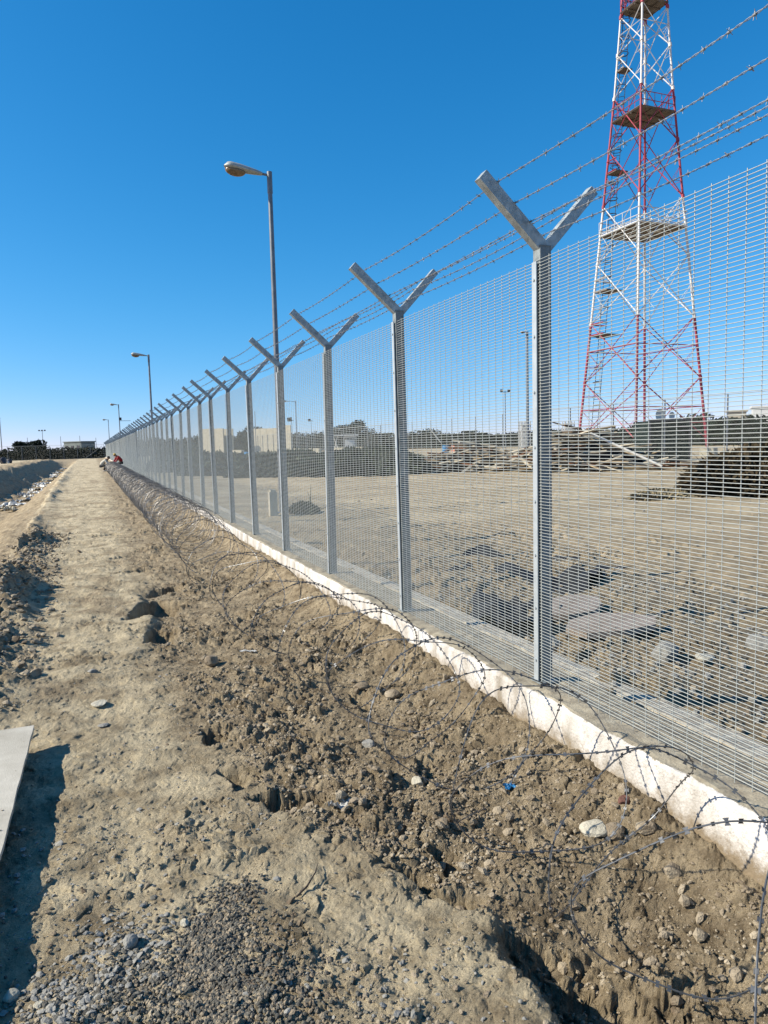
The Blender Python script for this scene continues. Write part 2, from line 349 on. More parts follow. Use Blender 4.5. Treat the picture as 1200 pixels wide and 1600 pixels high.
def height(X, Y, full=False):
    X = np.asarray(X, float); Y = np.asarray(Y, float); R = np.hypot(X, Y)
    fine = 1-ss(18, 40, R)
    wob = .05*fbm(X*3.1, Y*3.1, 3, 21)+.025*fbm(X*15, Y*15, 3, 22)
    xe = np.interp(Y, XE_Y, XE_X)+.10*fbm(Y*1.7, Y*0+3, 3, 5)*ss(2.5, 6, Y)+wob
    wd = np.interp(Y, [2.1, 2.5, 5.8, 6.4, 8.6, 10], [.05, .45, .45, .05, .05, .6])
    crust = ss(-.02-wd*.5, .05+wd*.5, xe-X+.12*fbm(X*4.3, Y*4.3, 3, 23)*ss(.1, .4, wd))
    z = .030*fbm(X*.7, Y*.5, 4, 1)+.012*fbm(X*4, Y*4, 4, 2)
    c2 = cells(X/.036, Y/.036, 41)
    b2 = blocks(X/.045, Y/.045, 141)
    zc = (.013*fbm(X*20, Y*20, 5, 3, .66))*fine + .026*fbm(X*5, Y*4.4, 4, 4)+.013*b2*ss(.56, .70, vn(X*2.4, Y*2.4, 95)*.7+vn(X*9, Y*9, 96)*.3)*fine+.004*b2*fine
    drop = np.interp(Y, [2.0, 2.3, 5.8, 6.6, 8.6, 10], [.085, .02, .02, .06, .06, .02])
    c1 = cells(X/.085, Y/.085, 31); c2 = cells(X/.036, Y/.036, 41); c3 = cells(X/.24, Y/.24, 51)
    b1 = blocks(X/.11, Y/.11, 131); b2 = blocks(X/.045, Y/.045, 141); b0 = blocks(X/.26, Y/.26, 151); kf = 1-.75*np.exp(-((X-2.14)/.14)**2); b3 = blocks(X/.020, Y/.020, 161)
    m1 = ss(.42, .66, vn(X*2.3, Y*2.3, 78)*.7+vn(X*6, Y*6, 79)*.3); m2 = ss(.30, .60, vn(X*4.1, Y*4.1, 81))
    zl = -drop+.050*(1-.75*np.exp(-((X-2.12)/.25)**2))*fbm(X*1.8, Y*1.8, 4, 7)+(.035*b0*m1+.040*b1*m1)*kf+.016*b2*m2*fine+.006*b3*(1-ss(4, 9, R))+.016*fbm(X*26, Y*26, 4, 8, .62)*fine
    lump = zl
    side = crust*zc+(1-crust)*lump
    # loose bank heaped against the plinth
    side = side+(1-crust)*((.090+.05*ss(3.5, 5.5, Y))*np.exp(-((X-2.13)/.17)**2)*(.85+.30*vn(Y*9, X*6, 10))+.012*b1*np.exp(-((X-2.08)/.15)**2) + .02*ss(1.3, 2.1, X))
    # yard beyond the fence
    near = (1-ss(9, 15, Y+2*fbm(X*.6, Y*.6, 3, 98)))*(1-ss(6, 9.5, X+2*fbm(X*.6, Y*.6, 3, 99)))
    zy = .05+.03*fbm(X*.35, Y*.35, 3, 11)+.018*fbm(X*1.9, Y*1.9, 4, 12)+.015*fbm(X*.5+Y*2.2, Y*.3-X*.6, 3, 13)+near*(.07*fbm(X*2.2, Y*2.2, 4, 14)+.05*b1*ss(.4, .6, vn(X*2, Y*2, 79))+.05*b0*ss(.5, .7, vn(X, Y, 82)))+.010*fbm(X*12, Y*12, 3, 15)
    zy = zy+.02*c1*ss(.62, .8, vn(X*.8, Y*.8, 80))
    # a little rut relief
    tin = ss(2.35, 2.6, X)
    z = z+side*(1-tin)+zy*tin
    # pits
    pm = np.zeros_like(X)
    wx = .10*fbm(X*5, Y*5, 4, 61, .6)+.02*fbm(X*24, Y*24, 2, 62)
    for (px, py, pw, pl, pd, sk) in PITS:
        q_ = min(1., (pw/.35)**1.5)
        u = (X+wx*q_-px-sk*(Y-py))/pw; v = (Y-py+wx*q_)/pl
        b = np.clip(1-v*v, 0, 1)**.6
        uu = u/np.maximum(b, .2)
        pm = np.maximum(pm, b*ss(.02, .2, u)*(1-ss(.8, 1.1, uu))*(Y < 14)*q_)
        z = z-pd*b*ss(-.02, .07, u)*(1-ss(.35, 1.05, uu))*(u > -.1)*(Y > -1)
    z = z+pm*(.05*b1*ss(.3, .6, vn(X*7, Y*7, 63))+.022*b2+.02*fbm(X*12, Y*12, 3, 64))
    # heaps of clods along the left shoulder
    xl = np.interp(Y, [-5, 5, 12, 22, 40, 90, 200], [-.95, -.85, -1.05, -1.35, -1.7, -2.3, -2.6])+.12*fbm(Y*.7, Y*0+9, 3, 16)*ss(3, 8, Y)
    hs_ = np.exp(-((X-xl)/.24)**2)
    hp = ss(4.6, 5.6, Y)*(1-ss(13, 20, Y))
    z = z+hs_*hp*(.05+.20*ss(.35, .75, vn(X*2.2+7, Y*.95, 17))+.09*c3+.05*c1)
    z = z+hs_*ss(13, 20, Y)*(1-ss(60, 90, Y))*(.04+.10*ss(.5, .8, vn(X*1.2, Y*.5, 18)))
    # drainage ditch on the left, with a steep far bank
    gate = ss(-12, 0, Y)*(1-ss(118, 134, Y))
    prof = np.interp(X, [-60, -14, -9, -6.9, -6.0, -4.55, -4.2, -3.35], [0, .05, .25, .45, .40, -.82, -.9, -.85])
    t = np.clip((X-(-3.35))/(xl-.1-(-3.35)), 0, 1); t = t*t*(3-2*t)*.6+t*.4
    prof = np.where(X > -3.35, -.85*(1-t), prof)
    rough = np.where(X < xl-.1, 1., 0.)*(.10*fbm(X*1.1, Y*.8, 4, 19)+.035*c3+.02*c1*fine)
    rough = np.where(X < -9, rough*.35, np.where(X < -4, rough*2.2, rough))
    z = np.where(X < xl-.1, z*.4, z)+(prof+rough*np.clip((xl-.1-X)*3, 0, 1))*gate
    z = z+ss(150, 400, R)*.6*fbm(X*.01, Y*.01, 3, 20)
    if full:
        crust = crust*(X > xl-.2)*(1-hs_*hp*.9)
        cr2 = crust*(1-.15*ss(2.5, 6, Y))*ss(.33, .60, vn(X*1.7+3, Y*.9, 91)*.55+vn(X*5, Y*4, 92)*.3+.22)
        dch = ss(-9, -8, -X)*0
        road = (X < -9.2)*1.0; crust = crust
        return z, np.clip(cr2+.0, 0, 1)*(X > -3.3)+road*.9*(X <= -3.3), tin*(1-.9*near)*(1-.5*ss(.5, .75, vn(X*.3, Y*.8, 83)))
    return z
def hz(x, y): return float(height(np.array([x]), np.array([y]))[0])

def make_ground():
    fa = np.radians(np.arange(-44, 44, .083)); co = np.radians(np.arange(44, 316, 3.0)); A = np.concatenate([fa, co])+YAW
    r = [.55]
    while r[-1] < 3500:
        q = r[-1]; k = .0034 if q < 7 else .0052 if q < 16 else (.0085 if q < 60 else (.02 if q < 250 else .06)); r.append(q*(1+k))
    Rr = np.array(r)
    X = np.outer(Rr, np.sin(A)); Y = np.outer(Rr, np.cos(A))
    n, m = X.shape
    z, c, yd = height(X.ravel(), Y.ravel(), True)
    xr, yr = X.ravel().copy(), Y.ravel().copy(); nr = (1-ss(6, 12, np.hypot(xr, yr)))*(1-.9*np.exp(-((xr-2.16)/.06)**2))
    ox = .020*fbm(yr*22+z*55, z*60+xr*9, 3, 301)*nr; oy = .014*fbm(xr*22+z*55, z*60-yr*9, 3, 302)*nr
    V = np.stack([xr+ox, yr+oy, z], -1)
    V = np.concatenate([V, [[0, 0, 0]]])
    i = np.arange(n-1)[:, None]*m; j = np.arange(m)[None, :]; j2 = (j+1) % m
    F = np.stack([i+j, i+m+j, i+m+j2, i+j2], -1).reshape(-1, 4)
    T = np.stack([np.full(m, n*m), np.arange(m), (np.arange(m)+1) % m], -1)
    # one vertex block with quads and the inner fan
    o = build('ground', [(V, F), (V[:1], np.zeros((0, 4), int))], M_ground, smooth=True)
    me = o.data
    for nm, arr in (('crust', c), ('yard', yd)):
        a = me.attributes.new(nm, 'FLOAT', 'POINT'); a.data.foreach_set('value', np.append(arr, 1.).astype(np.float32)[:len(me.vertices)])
    tag(o, 'dry dusty earth track, ditch and yard on both sides of the fence', 'ground', kind='structure')
    return o
make_ground()

# ------------------------------------------------------------------ rocks
def rock_shape(k, sub=1, flat=.7, amp=.28):
    r = np.random.default_rng(100+k); V, F = ICO[sub]; V = V.copy()
    for _ in range(7):                                  # chop with planes for broken faces
        d = r.normal(size=3); d /= np.linalg.norm(d); h = r.uniform(.55, .9); s = V @ d
        V = V-np.outer(np.clip(s-h, 0, None), d)
    V *= 1+amp*(r.random((len(V), 1))-.5)
    V *= np.array([r.uniform(.8, 1.25), r.uniform(.7, 1.1), flat*r.uniform(.8, 1.15)])
    return V, F
def scatter(name, x, y, s, mats, label, cat, sub=0, flat=.7, sink=.25, kind='stuff', amp=.4, group=None):
    z = height(x, y); N = len(x); parts = []; nv = 10
    var = rng.integers(0, nv, N); mi = rng.integers(0, len(mats), N)
    for k in range(nv):
        V, F = rock_shape(k, sub, flat, amp)
        for q in range(len(mats)):
            I = np.where((var == k) & (mi == q))[0]
            if not len(I): continue
            a = rng.uniform(0, 6.283, len(I)); c, sn = np.cos(a), np.sin(a)
            tx = rng.normal(0, .25, len(I)); S = s[I]
            vx = V[None, :, 0]*c[:, None]-V[None, :, 1]*sn[:, None]; vy = V[None, :, 0]*sn[:, None]+V[None, :, 1]*c[:, None]
            vz = V[None, :, 2]+vx*tx[:, None]
            W = np.stack([vx*S[:, None]+x[I][:, None], vy*S[:, None]+y[I][:, None], vz*S[:, None]+(z[I]+S*flat*(1-2*sink))[:, None]], -1).reshape(-1, 3)
            FF = (F[None]+(np.arange(len(I))*len(V))[:, None, None]).reshape(-1, 3)
            parts.append((W, FF, q))
    o = build(name, parts, mats, smooth=False)
    tag(o, label, cat, group, kind); return o

def polar_pts(N, r0, r1, a0, a1):
    r = np.exp(rng.uniform(math.log(r0), math.log(r1), N)); a = np.radians(rng.uniform(a0, a1, N))+YAW
    return r*np.sin(a), r*np.cos(a), r
# loose clods on the dug strip, denser in patches
x, y, r = polar_pts(190000, 1.3, 34, -32, 34)
k = (x > np.interp(y, XE_Y, XE_X)+.03) & (x < 2.10) & (rng.random(len(x)) < .25+.75*ss(.35, .7, vn(x*2.3, y*2.3, 78)))
x, y, r = x[k], y[k], r[k]
s = .003+.011*rng.random(len(x))**5+.0005*r*rng.random(len(x))
big = rng.random(len(x)) < .015; s[big] = .016+.018*rng.random(big.sum())
scatter('dirt_clods', x, y, s, [M_clod], 'loose dirt clods on the dug strip between the track and the plinth', 'dirt clods')
x, y, r = polar_pts(60000, 1.3, 40, -34, 30)
k = (x < np.interp(y, XE_Y, XE_X)) & (x > -1.1-.02*y) & (rng.random(len(x)) < .06+.5*ss(.55, .8, vn(x*1.9, y*1.9, 178)))
x, y, r = x[k], y[k], r[k]
s = .0025+.007*rng.random(len(x))**3+.0005*r*rng.random(len(x)); bg_ = rng.random(len(x)) < .07; s[bg_] += .004+.011*rng.random(bg_.sum())**1.5
scatter('track_grit', x, y, s, [M_clod, M_stone], 'small grit and crumbs of dirt scattered on the dusty track', 'grit', flat=.55)
x = rng.normal(-.95, .22, 2600); y = rng.uniform(5, 16, 2600)
scatter('shoulder_clods', x, y, .008+.035*rng.random(2600)**3, [M_clod], 'lumpy clods heaped along the left shoulder of the track', 'dirt clods', sub=1)
x, y, r = polar_pts(16000, 3, 40, -10, 34)
k = (x > 2.65) & (rng.random(len(x)) < .15+.8*(y < 9)*(x < 6))
x, y, r = x[k], y[k], r[k]
scatter('yard_rubble', x, y, .006+.03*rng.random(len(x))**4+.0006*r*rng.random(len(x)), [M_clod, M_stone], 'broken stones and rubble strewn over the yard behind the mesh', 'rubble')
# gravel in the lower left
def blob(cx, cy_, sx, sy_, n, rot=0.):
    a = rng.normal(size=(n, 2))*[sx, sy_]; c, s_ = math.cos(rot), math.sin(rot)
    return cx+a[:, 0]*c-a[:, 1]*s_, cy_+a[:, 0]*s_+a[:, 1]*c
gx, gy = zip(*[blob(.30, 2.42, .055, .10, 1500, -.5), blob(.27, 2.12, .12, .15, 4200), blob(.05, 2.18, .17, .14, 1800), blob(.40, 2.62, .06, .05, 260), blob(.3, 1.8, .2, .15, 1500), blob(.1, 2.2, .3, .3, 900)])
x, y = np.concatenate(gx), np.concatenate(gy)
scatter('grey_gravel', x, y, .0035+.0075*rng.random(len(x))**1.7, [M_gravel, M_gravel, M_clod], 'patch of dark grey gravel spilled on the track in the lower left corner', 'gravel', flat=.75, sink=.28)
gx, gy = zip(*[blob(-.12, 2.28, .12, .10, 650), blob(-.02, 2.5, .09, .10, 250)])
x, y = np.concatenate(gx), np.concatenate(gy)
scatter('flat_stone_chips', x, y, .006+.012*rng.random(len(x))**2, [M_stone, M_gravel, M_stone], 'flat pale stone chips beside the dark gravel patch', 'stone chips', flat=.32, sink=.1)

def rock(x, y, s, m, label, k=0, flat=.7, sink=.25, name='rock', cat='rock', rz=None, sub=2, group=None):
    V, F = rock_shape(300+k, sub, flat, .10)
    o = build(name, [(V*s, F)], m); o.location = (x, y, hz(x, y)+s*flat*(1-2*sink)); o.rotation_euler = (0, 0, rz if rz is not None else k*1.3)
    return tag(o, label, cat, group)
rock(1.86, 2.40, .062, M_pale, 'pale flat-topped stone lying inside the stretched razor wire, bottom right', 1, .6, .2)
rock(1.92, 2.36, .045, M_clod, 'brown clod leaning on the right side of the pale flat-topped stone', 2)
rock(2.02, 2.28, .048, M_clod, 'rounded clod resting at the foot of the white plinth near the right edge', 3)
rock(1.97, 2.08, .040, M_clod, 'lone clod below the plinth foot, right of the pale flat-topped stone', 4)
rock(2.06, 2.46, .030, M_brown, 'dark red-brown brick fragment touching the foot of the white plinth', 5, name='brick_fragment', cat='brick')
rock(-.06, 4.98, .055, M_pale, 'elongated pale stone on the track above the cement board', 6, .35, .15, rz=.2)
rock(-.04, 4.62, .036, M_stone, 'small flat grey stone just in front of the elongated pale stone', 7, .35, .15)
rock(-.10, 5.75, .040, M_stone, 'dark flat stone on the track, behind the elongated pale stone', 8, .5)
rock(.02, 2.47, .026, M_stone, 'grey stone with a long shadow at the upper left rim of the gravel patch', 9, .8, .1)
rock(.20, 2.50, .017, M_pale, 'small pale stone at the top of the gravel patch', 10, .8, .1)
rock(.76, 5.68, .055, M_clod, 'upright dark clod on the dug strip, beside the crust edge', 11, .95, .1)
rock(1.40, 3.19, .038, M_pale, 'tan stone on the dug strip, left of the blue scrap', 12, .6)
rock(1.17, 2.30, .030, M_clod, 'clod beside the small double pit in the lower middle', 13)
rock(-.33, 2.38, .024, M_pale, 'pale stone at the bottom left corner beside the board shadow', 14, .7, .1)
rock(-.25, 2.30, .020, M_pale, 'white chip of stone near the bottom left corner', 15, .5, .1)
rock(1.33, 3.70, .036, M_stone, 'round grey stone in the middle of the dug strip', 16, .8, .15)
rock(1.62, 4.6, .055, M_clod, 'large tan clod at the foot of the plinth, below the third visible post', 17)
rock(1.74, 4.35, .050, M_clod, 'orange-tan clod beside the larger tan clod at the plinth foot', 18)
rock(-.50, 5.85, .055, M_clod, 'lone clod with a dark shadow near the left edge above the board', 19, .7)
rock(3.86, 3.80, .085, M_pale, 'greenish-white stone lying on the yard soil behind the nearest mesh', 20, .4, .15)
rock(3.72, 4.02, .11, M_stone, 'dark angular rock in the yard behind the nearest mesh', 21, .8)
rock(4.5, 3.9, .10, M_stone, 'round rock in the yard at the right edge, behind the mesh', 22, .9)
rock(3.35, 5.0, .13, M_pale, 'tan boulder in the yard just behind the nearest post', 23, .8)
# two broken flat slabs in the yard
for (px, py, rz_, sz, lab) in ((3.95, 5.45, .3, (.75, .50, .05), 'upper of two pinkish broken paving slabs lying behind the nearest mesh'), (3.85, 4.78, -.2, (.8, .5, .05), 'lower of two pinkish broken paving slabs lying behind the nearest mesh')):
    a = np.linspace(0, 2*math.pi, 9)[:-1]; rr = 1+.22*(rng.random(8)-.5)
    T = np.stack([np.cos(a)*rr*sz[0]/2, np.sin(a)*rr*sz[1]/2, np.full(8, sz[2]/2)], -1); B = T-[0, 0, sz[2]]
    V = np.concatenate([T, B, [[0, 0, sz[2]/2+.002]]]); j = np.arange(8)
    o = build('broken_slab', [(V, np.stack([j, j+8, (j+1) % 8+8, (j+1) % 8], -1)), (V, np.stack([np.full(8, 16), j, (j+1) % 8], -1))], M_slab)
    o.location = (px, py, hz(px, py)+.08); o.rotation_euler = (.05, -.05, rz_); tag(o, lab, 'slab')

def crumple(nx, ny, sx, sy_, amp, seed, fold=0., thick=0.):
    u, v = np.meshgrid(np.linspace(-.5, .5, nx), np.linspace(-.5, .5, ny), indexing='ij')
    X = u*sx*(1+.2*fbm(u*3, v*3, 2, seed+5)); Y = v*sy_*(1+.25*fbm(u*3, v*3, 2, seed+9)); Z = np.abs(fbm(u*4+seed, v*4, 4, seed))*amp+fold*np.abs(u)*sx
    V = np.stack([X, Y, Z], -1).reshape(-1, 3); i = np.arange(nx-1)[:, None]*ny; j = np.arange(ny-1)[None, :]
    F = np.stack([i+j, i+ny+j, i+ny+j+1, i+j+1], -1).reshape(-1, 4)
    V2 = V-[0, 0, .0015]
    return [(V, F), (V2, F[:, ::-1])]
def scrap(name, x, y, sx, sy_, amp, m, label, cat, seed, fold=0., rz=0., group=None, dz=.004):
    o = build(name, crumple(14, 14, sx, sy_, amp, seed, fold), m, smooth=False); o.location = (x, y, hz(x, y)+dz); o.rotation_euler = (0, 0, rz)
    return tag(o, label, cat, group)
scrap('plastic_scrap', .97, 3.05, .09, .11, .05, M_plastic, 'torn transparent plastic scrap standing on the soil in the lower middle', 'scrap', 3, .45, .6)
scrap('blue_scrap', 1.75, 2.90, .055, .045, .035, M_blue, 'crumpled bright blue plastic scrap on the dug strip', 'scrap', 5, .2)
scrap('paper_strip', 1.07, 5.80, .13, .035, .02, M_plastic, 'curved white strip of litter at the left foot of a large wire loop', 'litter', 6, .0, -.5)
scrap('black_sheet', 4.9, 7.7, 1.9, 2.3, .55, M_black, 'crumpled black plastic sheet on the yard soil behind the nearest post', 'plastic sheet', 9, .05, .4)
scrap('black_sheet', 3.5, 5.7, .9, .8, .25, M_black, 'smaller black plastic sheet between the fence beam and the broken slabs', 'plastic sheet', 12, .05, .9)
# twig on the track
tw = [(0, 0, 0), (.05, .03, .012), (.10, .09, .02), (.13, .16, .01)]
o = build('twig', tube(tw, [.004, .004, .003, .001], 6), M_bark, smooth=True); o.location = (.60, 2.50, hz(.63, 2.55)+.006); tag(o, 'thin dark curved twig lying on the track right of the gravel', 'twig')

# litter in the ditch
LIT = [(-3.55, 37, 1.2, .9), (-3.2, 38.6, 1.0, .7), (-3.75, 35.3, .8, .5), (-3.2, 42, .8, .5), (-3.0, 44, .9, .5), (-3.8, 46, .6, .5), (-3.3, 33.6, .6, .4), (-3.5, 51, 1.0, .7), (-3.4, 55, 1.1, .7), (-3.6, 60, 1.2, .8), (-3.5, 66, 1.3, .8), (-3.4, 73, 1.2, .8), (-3.5, 80, 1.5, .9), (-3.5, 88, 1.6, .9), (-3.5, 97, 1.8, 1.0), (-3.5, 107, 2., 1.)]
for i, (lx, ly, a, b_) in enumerate(LIT):
    lab = 'large crumpled white plastic sheet in the ditch, nearest big piece of litter' if i == 0 else 'white plastic litter strewn along the bottom of the ditch'
    scrap('plastic_litter', lx, ly, a, b_, .32, M_plastic if i % 4 != 2 else M_block, lab, 'litter', 20+i, .02, i*.7, None if i == 0 else 'white litter along the ditch bottom', dz=.05)

# ------------------------------------------------------------------ cement board on the left
bt = thing('cement_board', 'thin pale cement board raised off the track at the left edge, casting a dark shadow', 'board', (-.4, 3.3, 0))
def board_mesh():
    # corners measured on its top face; the near end sags lower
    TR, BR, BL, TL = (.0, 1.15, .12), (-.045, -1.25, .085), (-1.15, -1.25, .10), (-1.1, 1.10, .13)
    nx, ny = 12, 24; V = []
    for i in range(nx+1):
        for j in range(ny+1):
            u, v = i/nx, j/ny
            p = [(TR[q]*(1-u)+TL[q]*u)*(1-v)+(BR[q]*(1-u)+BL[q]*u)*v for q in range(3)]
            if i == 0: p[0] += .0015*math.sin(j*2.1)+.001*math.sin(j*5.3)
            p[2] += .004*math.sin(v*5+u*2); V.append(p)
    V = np.array(V); i = np.arange(nx)[:, None]*(ny+1); j = np.arange(ny)[None, :]
    F = np.stack([i+j, i+j+1, i+ny+1+j+1, i+ny+1+j], -1).reshape(-1, 4); B = V-[0, 0, .022]
    j = np.arange(ny); n1 = nx*(ny+1); i2 = np.arange(nx)*(ny+1); W = np.concatenate([V, B]); o_ = len(V)
    E1 = np.stack([j+1, j, j+o_, j+1+o_], -1); E2 = np.stack([n1+j, n1+j+1, n1+j+1+o_, n1+j+o_], -1)
    E3 = np.stack([i2, i2+ny+1, i2+ny+1+o_, i2+o_], -1); E4 = np.stack([i2+ny+1+ny, i2+ny, i2+ny+o_, i2+ny+1+ny+o_], -1)
    return [(W, np.concatenate([F[:, ::-1], F+o_, E1, E2, E3, E4]))]
build('panel', board_mesh(), M_board, bt)
for yy in (.8, -.3, -1.15):
    build('batten', [box((-.62, yy, .035), (.75, .07, .10))], M_woodd, bt)

cp_ = []
for k in range(150):
    V, F = rock_shape(k % 10, 0, .6, .4); u, v = rng.random()**1.5, rng.random(); q = .0015+.005*rng.random()**3
    zt = (.12+.01*u)*(1-v)+(.085+.015*u)*v
    cp_.append((V*q+np.array([-.4-.01-.045*v-1.08*u, 3.3+1.13-2.36*v, zt+q*.3+.003]), F))
o = build('dirt_crumbs', cp_, M_clod); tag(o, 'crumbs of dirt scattered on top of the cement board', 'dirt crumbs', kind='stuff')

# ------------------------------------------------------------------ plinth under the fence
L0, S0, XF = 1.98639, 3.4527, 2.28
def plinth(x0, x1, ztop, zbot, y0, y1, name, label, m, amp=.012, paint=True):
    Ys = [y0]
    while Ys[-1] < y1: Ys.append(Ys[-1]+(.025 if Ys[-1] < 9 else (.08 if Ys[-1] < 30 else .5)))
    Ys = np.array(Ys); n = len(Ys)
    tt = np.linspace(0, 1, 7)
    prof = [(x0, zbot+(ztop-.02-zbot)*t) for t in tt]+[(x0+.004, ztop-.001)]+[(x0+(x1-x0)*t, ztop) for t in (.08, .2, .35, .5, .65, .8, .96)]+[(x1, ztop-.02), (x1, zbot)]
    prof = np.array(prof); k = len(prof)
    Y = np.repeat(Ys, k); PX = np.tile(prof[:, 0], n); PZ = np.tile(prof[:, 1], n); idx = np.tile(np.arange(k), n)
    ed = np.exp(-((idx-7)/1.1)**2)
    chip = ss(.66, .84, vn(Y*2.3, Y*0, 201))*.020+ss(.62, .78, vn(Y*11, Y*0, 202))*.008
    X = PX+ed*chip*(PX < x0+.1)+amp*.22*fbm(Y*9, PZ*12+PX*6, 4, 203)
    Z = PZ-ed*chip*.45+amp*.4*fbm(Y*12+3, PX*20, 4, 204)*(idx > 6)+.006*fbm(Y*.4, Y*0, 2, 205)
    top = (idx >= 8) & (idx <= 12); Z = Z+top*.008*ss(.45, .8, vn(Y*6, PX*30, 206))
    V = np.stack([X, Y, Z], -1); i = np.arange(n-1)[:, None]*k; j = np.arange(k-1)[None, :]
    F = np.stack([i+j, i+k+j, i+k+j+1, i+j+1], -1).reshape(-1, 4)[:, ::-1]
    o = build(name, [(V, F)], m, smooth=False)
    if paint:
        pv = np.where(idx <= 5, 1., np.where(idx <= 6, .70, np.where(idx == 7, .55, 0)))
        pv = pv-.16*ss(.55, .7, vn(Y*1.1, PZ*4, 207))*(idx >= 4)
        a = o.data.attributes.new('paint', 'FLOAT', 'POINT'); a.data.foreach_set('value', pv.astype(np.float32))
    tag(o, label, 'plinth'); return o
plinth(2.165, 2.56, .272, -.22, -3, 156.5, 'concrete_plinth', 'low whitewashed concrete plinth running under the tall mesh fence', M_kerb)
plinth(2.82, 3.0, .125, -.1, -1, 60, 'concrete_beam', 'bare narrow concrete beam lying along the ground just behind the fence', M_conc, .02, False)

# ------------------------------------------------------------------ security fence
fence = thing('security_fence', 'tall galvanised dense mesh fence with Y-shaped posts and barbed wire on a white plinth', 'fence', (XF, 0, .27))
MT, PB, PT = 2.335, -.02, 2.415          # mesh top, post bottom, post top, relative to the plinth top
def beam(a, b, w_, h_):
    """solid rectangular bar from a to b in the x-z plane, width h_ in that plane and w_ along y"""
    a = np.array(a, float); b = np.array(b, float); d = b-a; L = np.linalg.norm(d); d /= L
    s = np.array([0, 1., 0]); n = np.cross(s, d)
    c = (a+b)/2; R = np.stack([d, s, n], 1)
    return box(c, (L, w_, h_), R)
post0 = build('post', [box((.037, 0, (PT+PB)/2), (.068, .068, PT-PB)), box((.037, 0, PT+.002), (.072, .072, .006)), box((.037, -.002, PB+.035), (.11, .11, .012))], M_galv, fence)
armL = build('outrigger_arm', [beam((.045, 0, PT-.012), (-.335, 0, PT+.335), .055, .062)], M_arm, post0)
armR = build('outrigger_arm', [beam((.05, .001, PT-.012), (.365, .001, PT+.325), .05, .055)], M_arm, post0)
strip0 = build('clamp_strip', [box((-.012, .0, (MT+.02)/2), (.006, .042, MT-.02))]+[q for k in range(8) for q in tube([(-.014, 0, .14+k*.3), (-.022, 0, .14+k*.3)], .008, 6)], [M_bar], post0)
# mesh panel: fine horizontal wires, wider vertical ones
NH, NV = 134, 23
pp = []
for i in range(NH):
    z = .03+(MT-.03)*i/(NH-1); pp += tube([(-.0015, .0, z), (-.0015, L0, z)], .00178, 5, cap=False)
for j in range(NV+1):
    yv = .03+(L0-.06)*j/NV; pp += tube([(.004, yv, .005), (.004, yv, MT+.012)], .0019, 5, cap=False)
panel0 = build('mesh_panel', pp, M_wire, fence, smooth=True)
post0.location = (0, S0, 0); panel0.location = (0, S0, 0)
rj = np.random.default_rng(5)
for n_ in range(-2, 77):
    if n_ != 0:
        c = copy_tree(post0, fence); c.location = (rj.normal(0, .004), S0+n_*L0+rj.normal(0, .008), rj.normal(0, .006)); c.rotation_euler = (rj.normal(0, .004), rj.normal(0, .009), rj.normal(0, .03))
        if n_ < 76:
            c = copy_tree(panel0, fence); c.location = (0, S0+n_*L0, rj.normal(0, .004))
# barbed wires: two twisted strands with four-point barbs
def barbed(xo, zo, seed):
    r_ = np.random.default_rng(seed); parts = []; y1 = S0+76*L0
    def path(yy):
        q = (yy-S0)/L0; f_ = q-np.floor(q); k_ = np.floor(q).astype(int)
        sag = -4*f_*(1-f_)*(.012+.02*_h(k_, k_*0+seed, 3)); lat = 4*f_*(1-f_)*.02*(_h(k_, k_*0+seed, 4)-.5)
        return np.stack([xo+lat, yy, zo+sag], -1)
    yy = np.arange(-1.2, 16, .012); P = path(yy)
    for ph in (0, math.pi):
        a = yy*2*math.pi/.075+ph; Q = P+np.stack([np.cos(a)*.0026, yy*0, np.sin(a)*.0026], -1); parts += tube(Q, .0016, 5)
    yy = np.concatenate([np.arange(16, 50, .25), np.arange(50, y1, .6), [y1]]); parts += tube(path(yy), .0035, 4)
    yb = np.arange(-1.1, 45, .105)+r_.normal(0, .006, len(np.arange(-1.1, 45, .105)))
    for b_, p in zip(yb, path(yb)):
        if b_ < 16:
            parts += tube([p+[0, -.006, 0], p+[0, .006, 0]], .0052, 6)
            for s_ in (-1, 1):
                d = r_.normal(size=3); d[1] *= .4; d /= np.linalg.norm(d); c_ = p+np.array([0, s_*.003, 0])
                parts += tube([c_-d*.016, c_+d*.016], [.0013, .0013], 4)
        else:
            parts += tube([p+[0, -.012, 0], p+[0, .012, 0]], .009, 4)
    return build('barbed_wire', parts, M_barb, fence, smooth=True)
for i, (xo, zo) in enumerate([(-.250, PT+.305), (-.145, PT+.21), (-.055, PT+.12), (.225, PT+.255), (.150, PT+.175), (.085, PT+.085)]):
    barbed(xo, zo, 40+i)

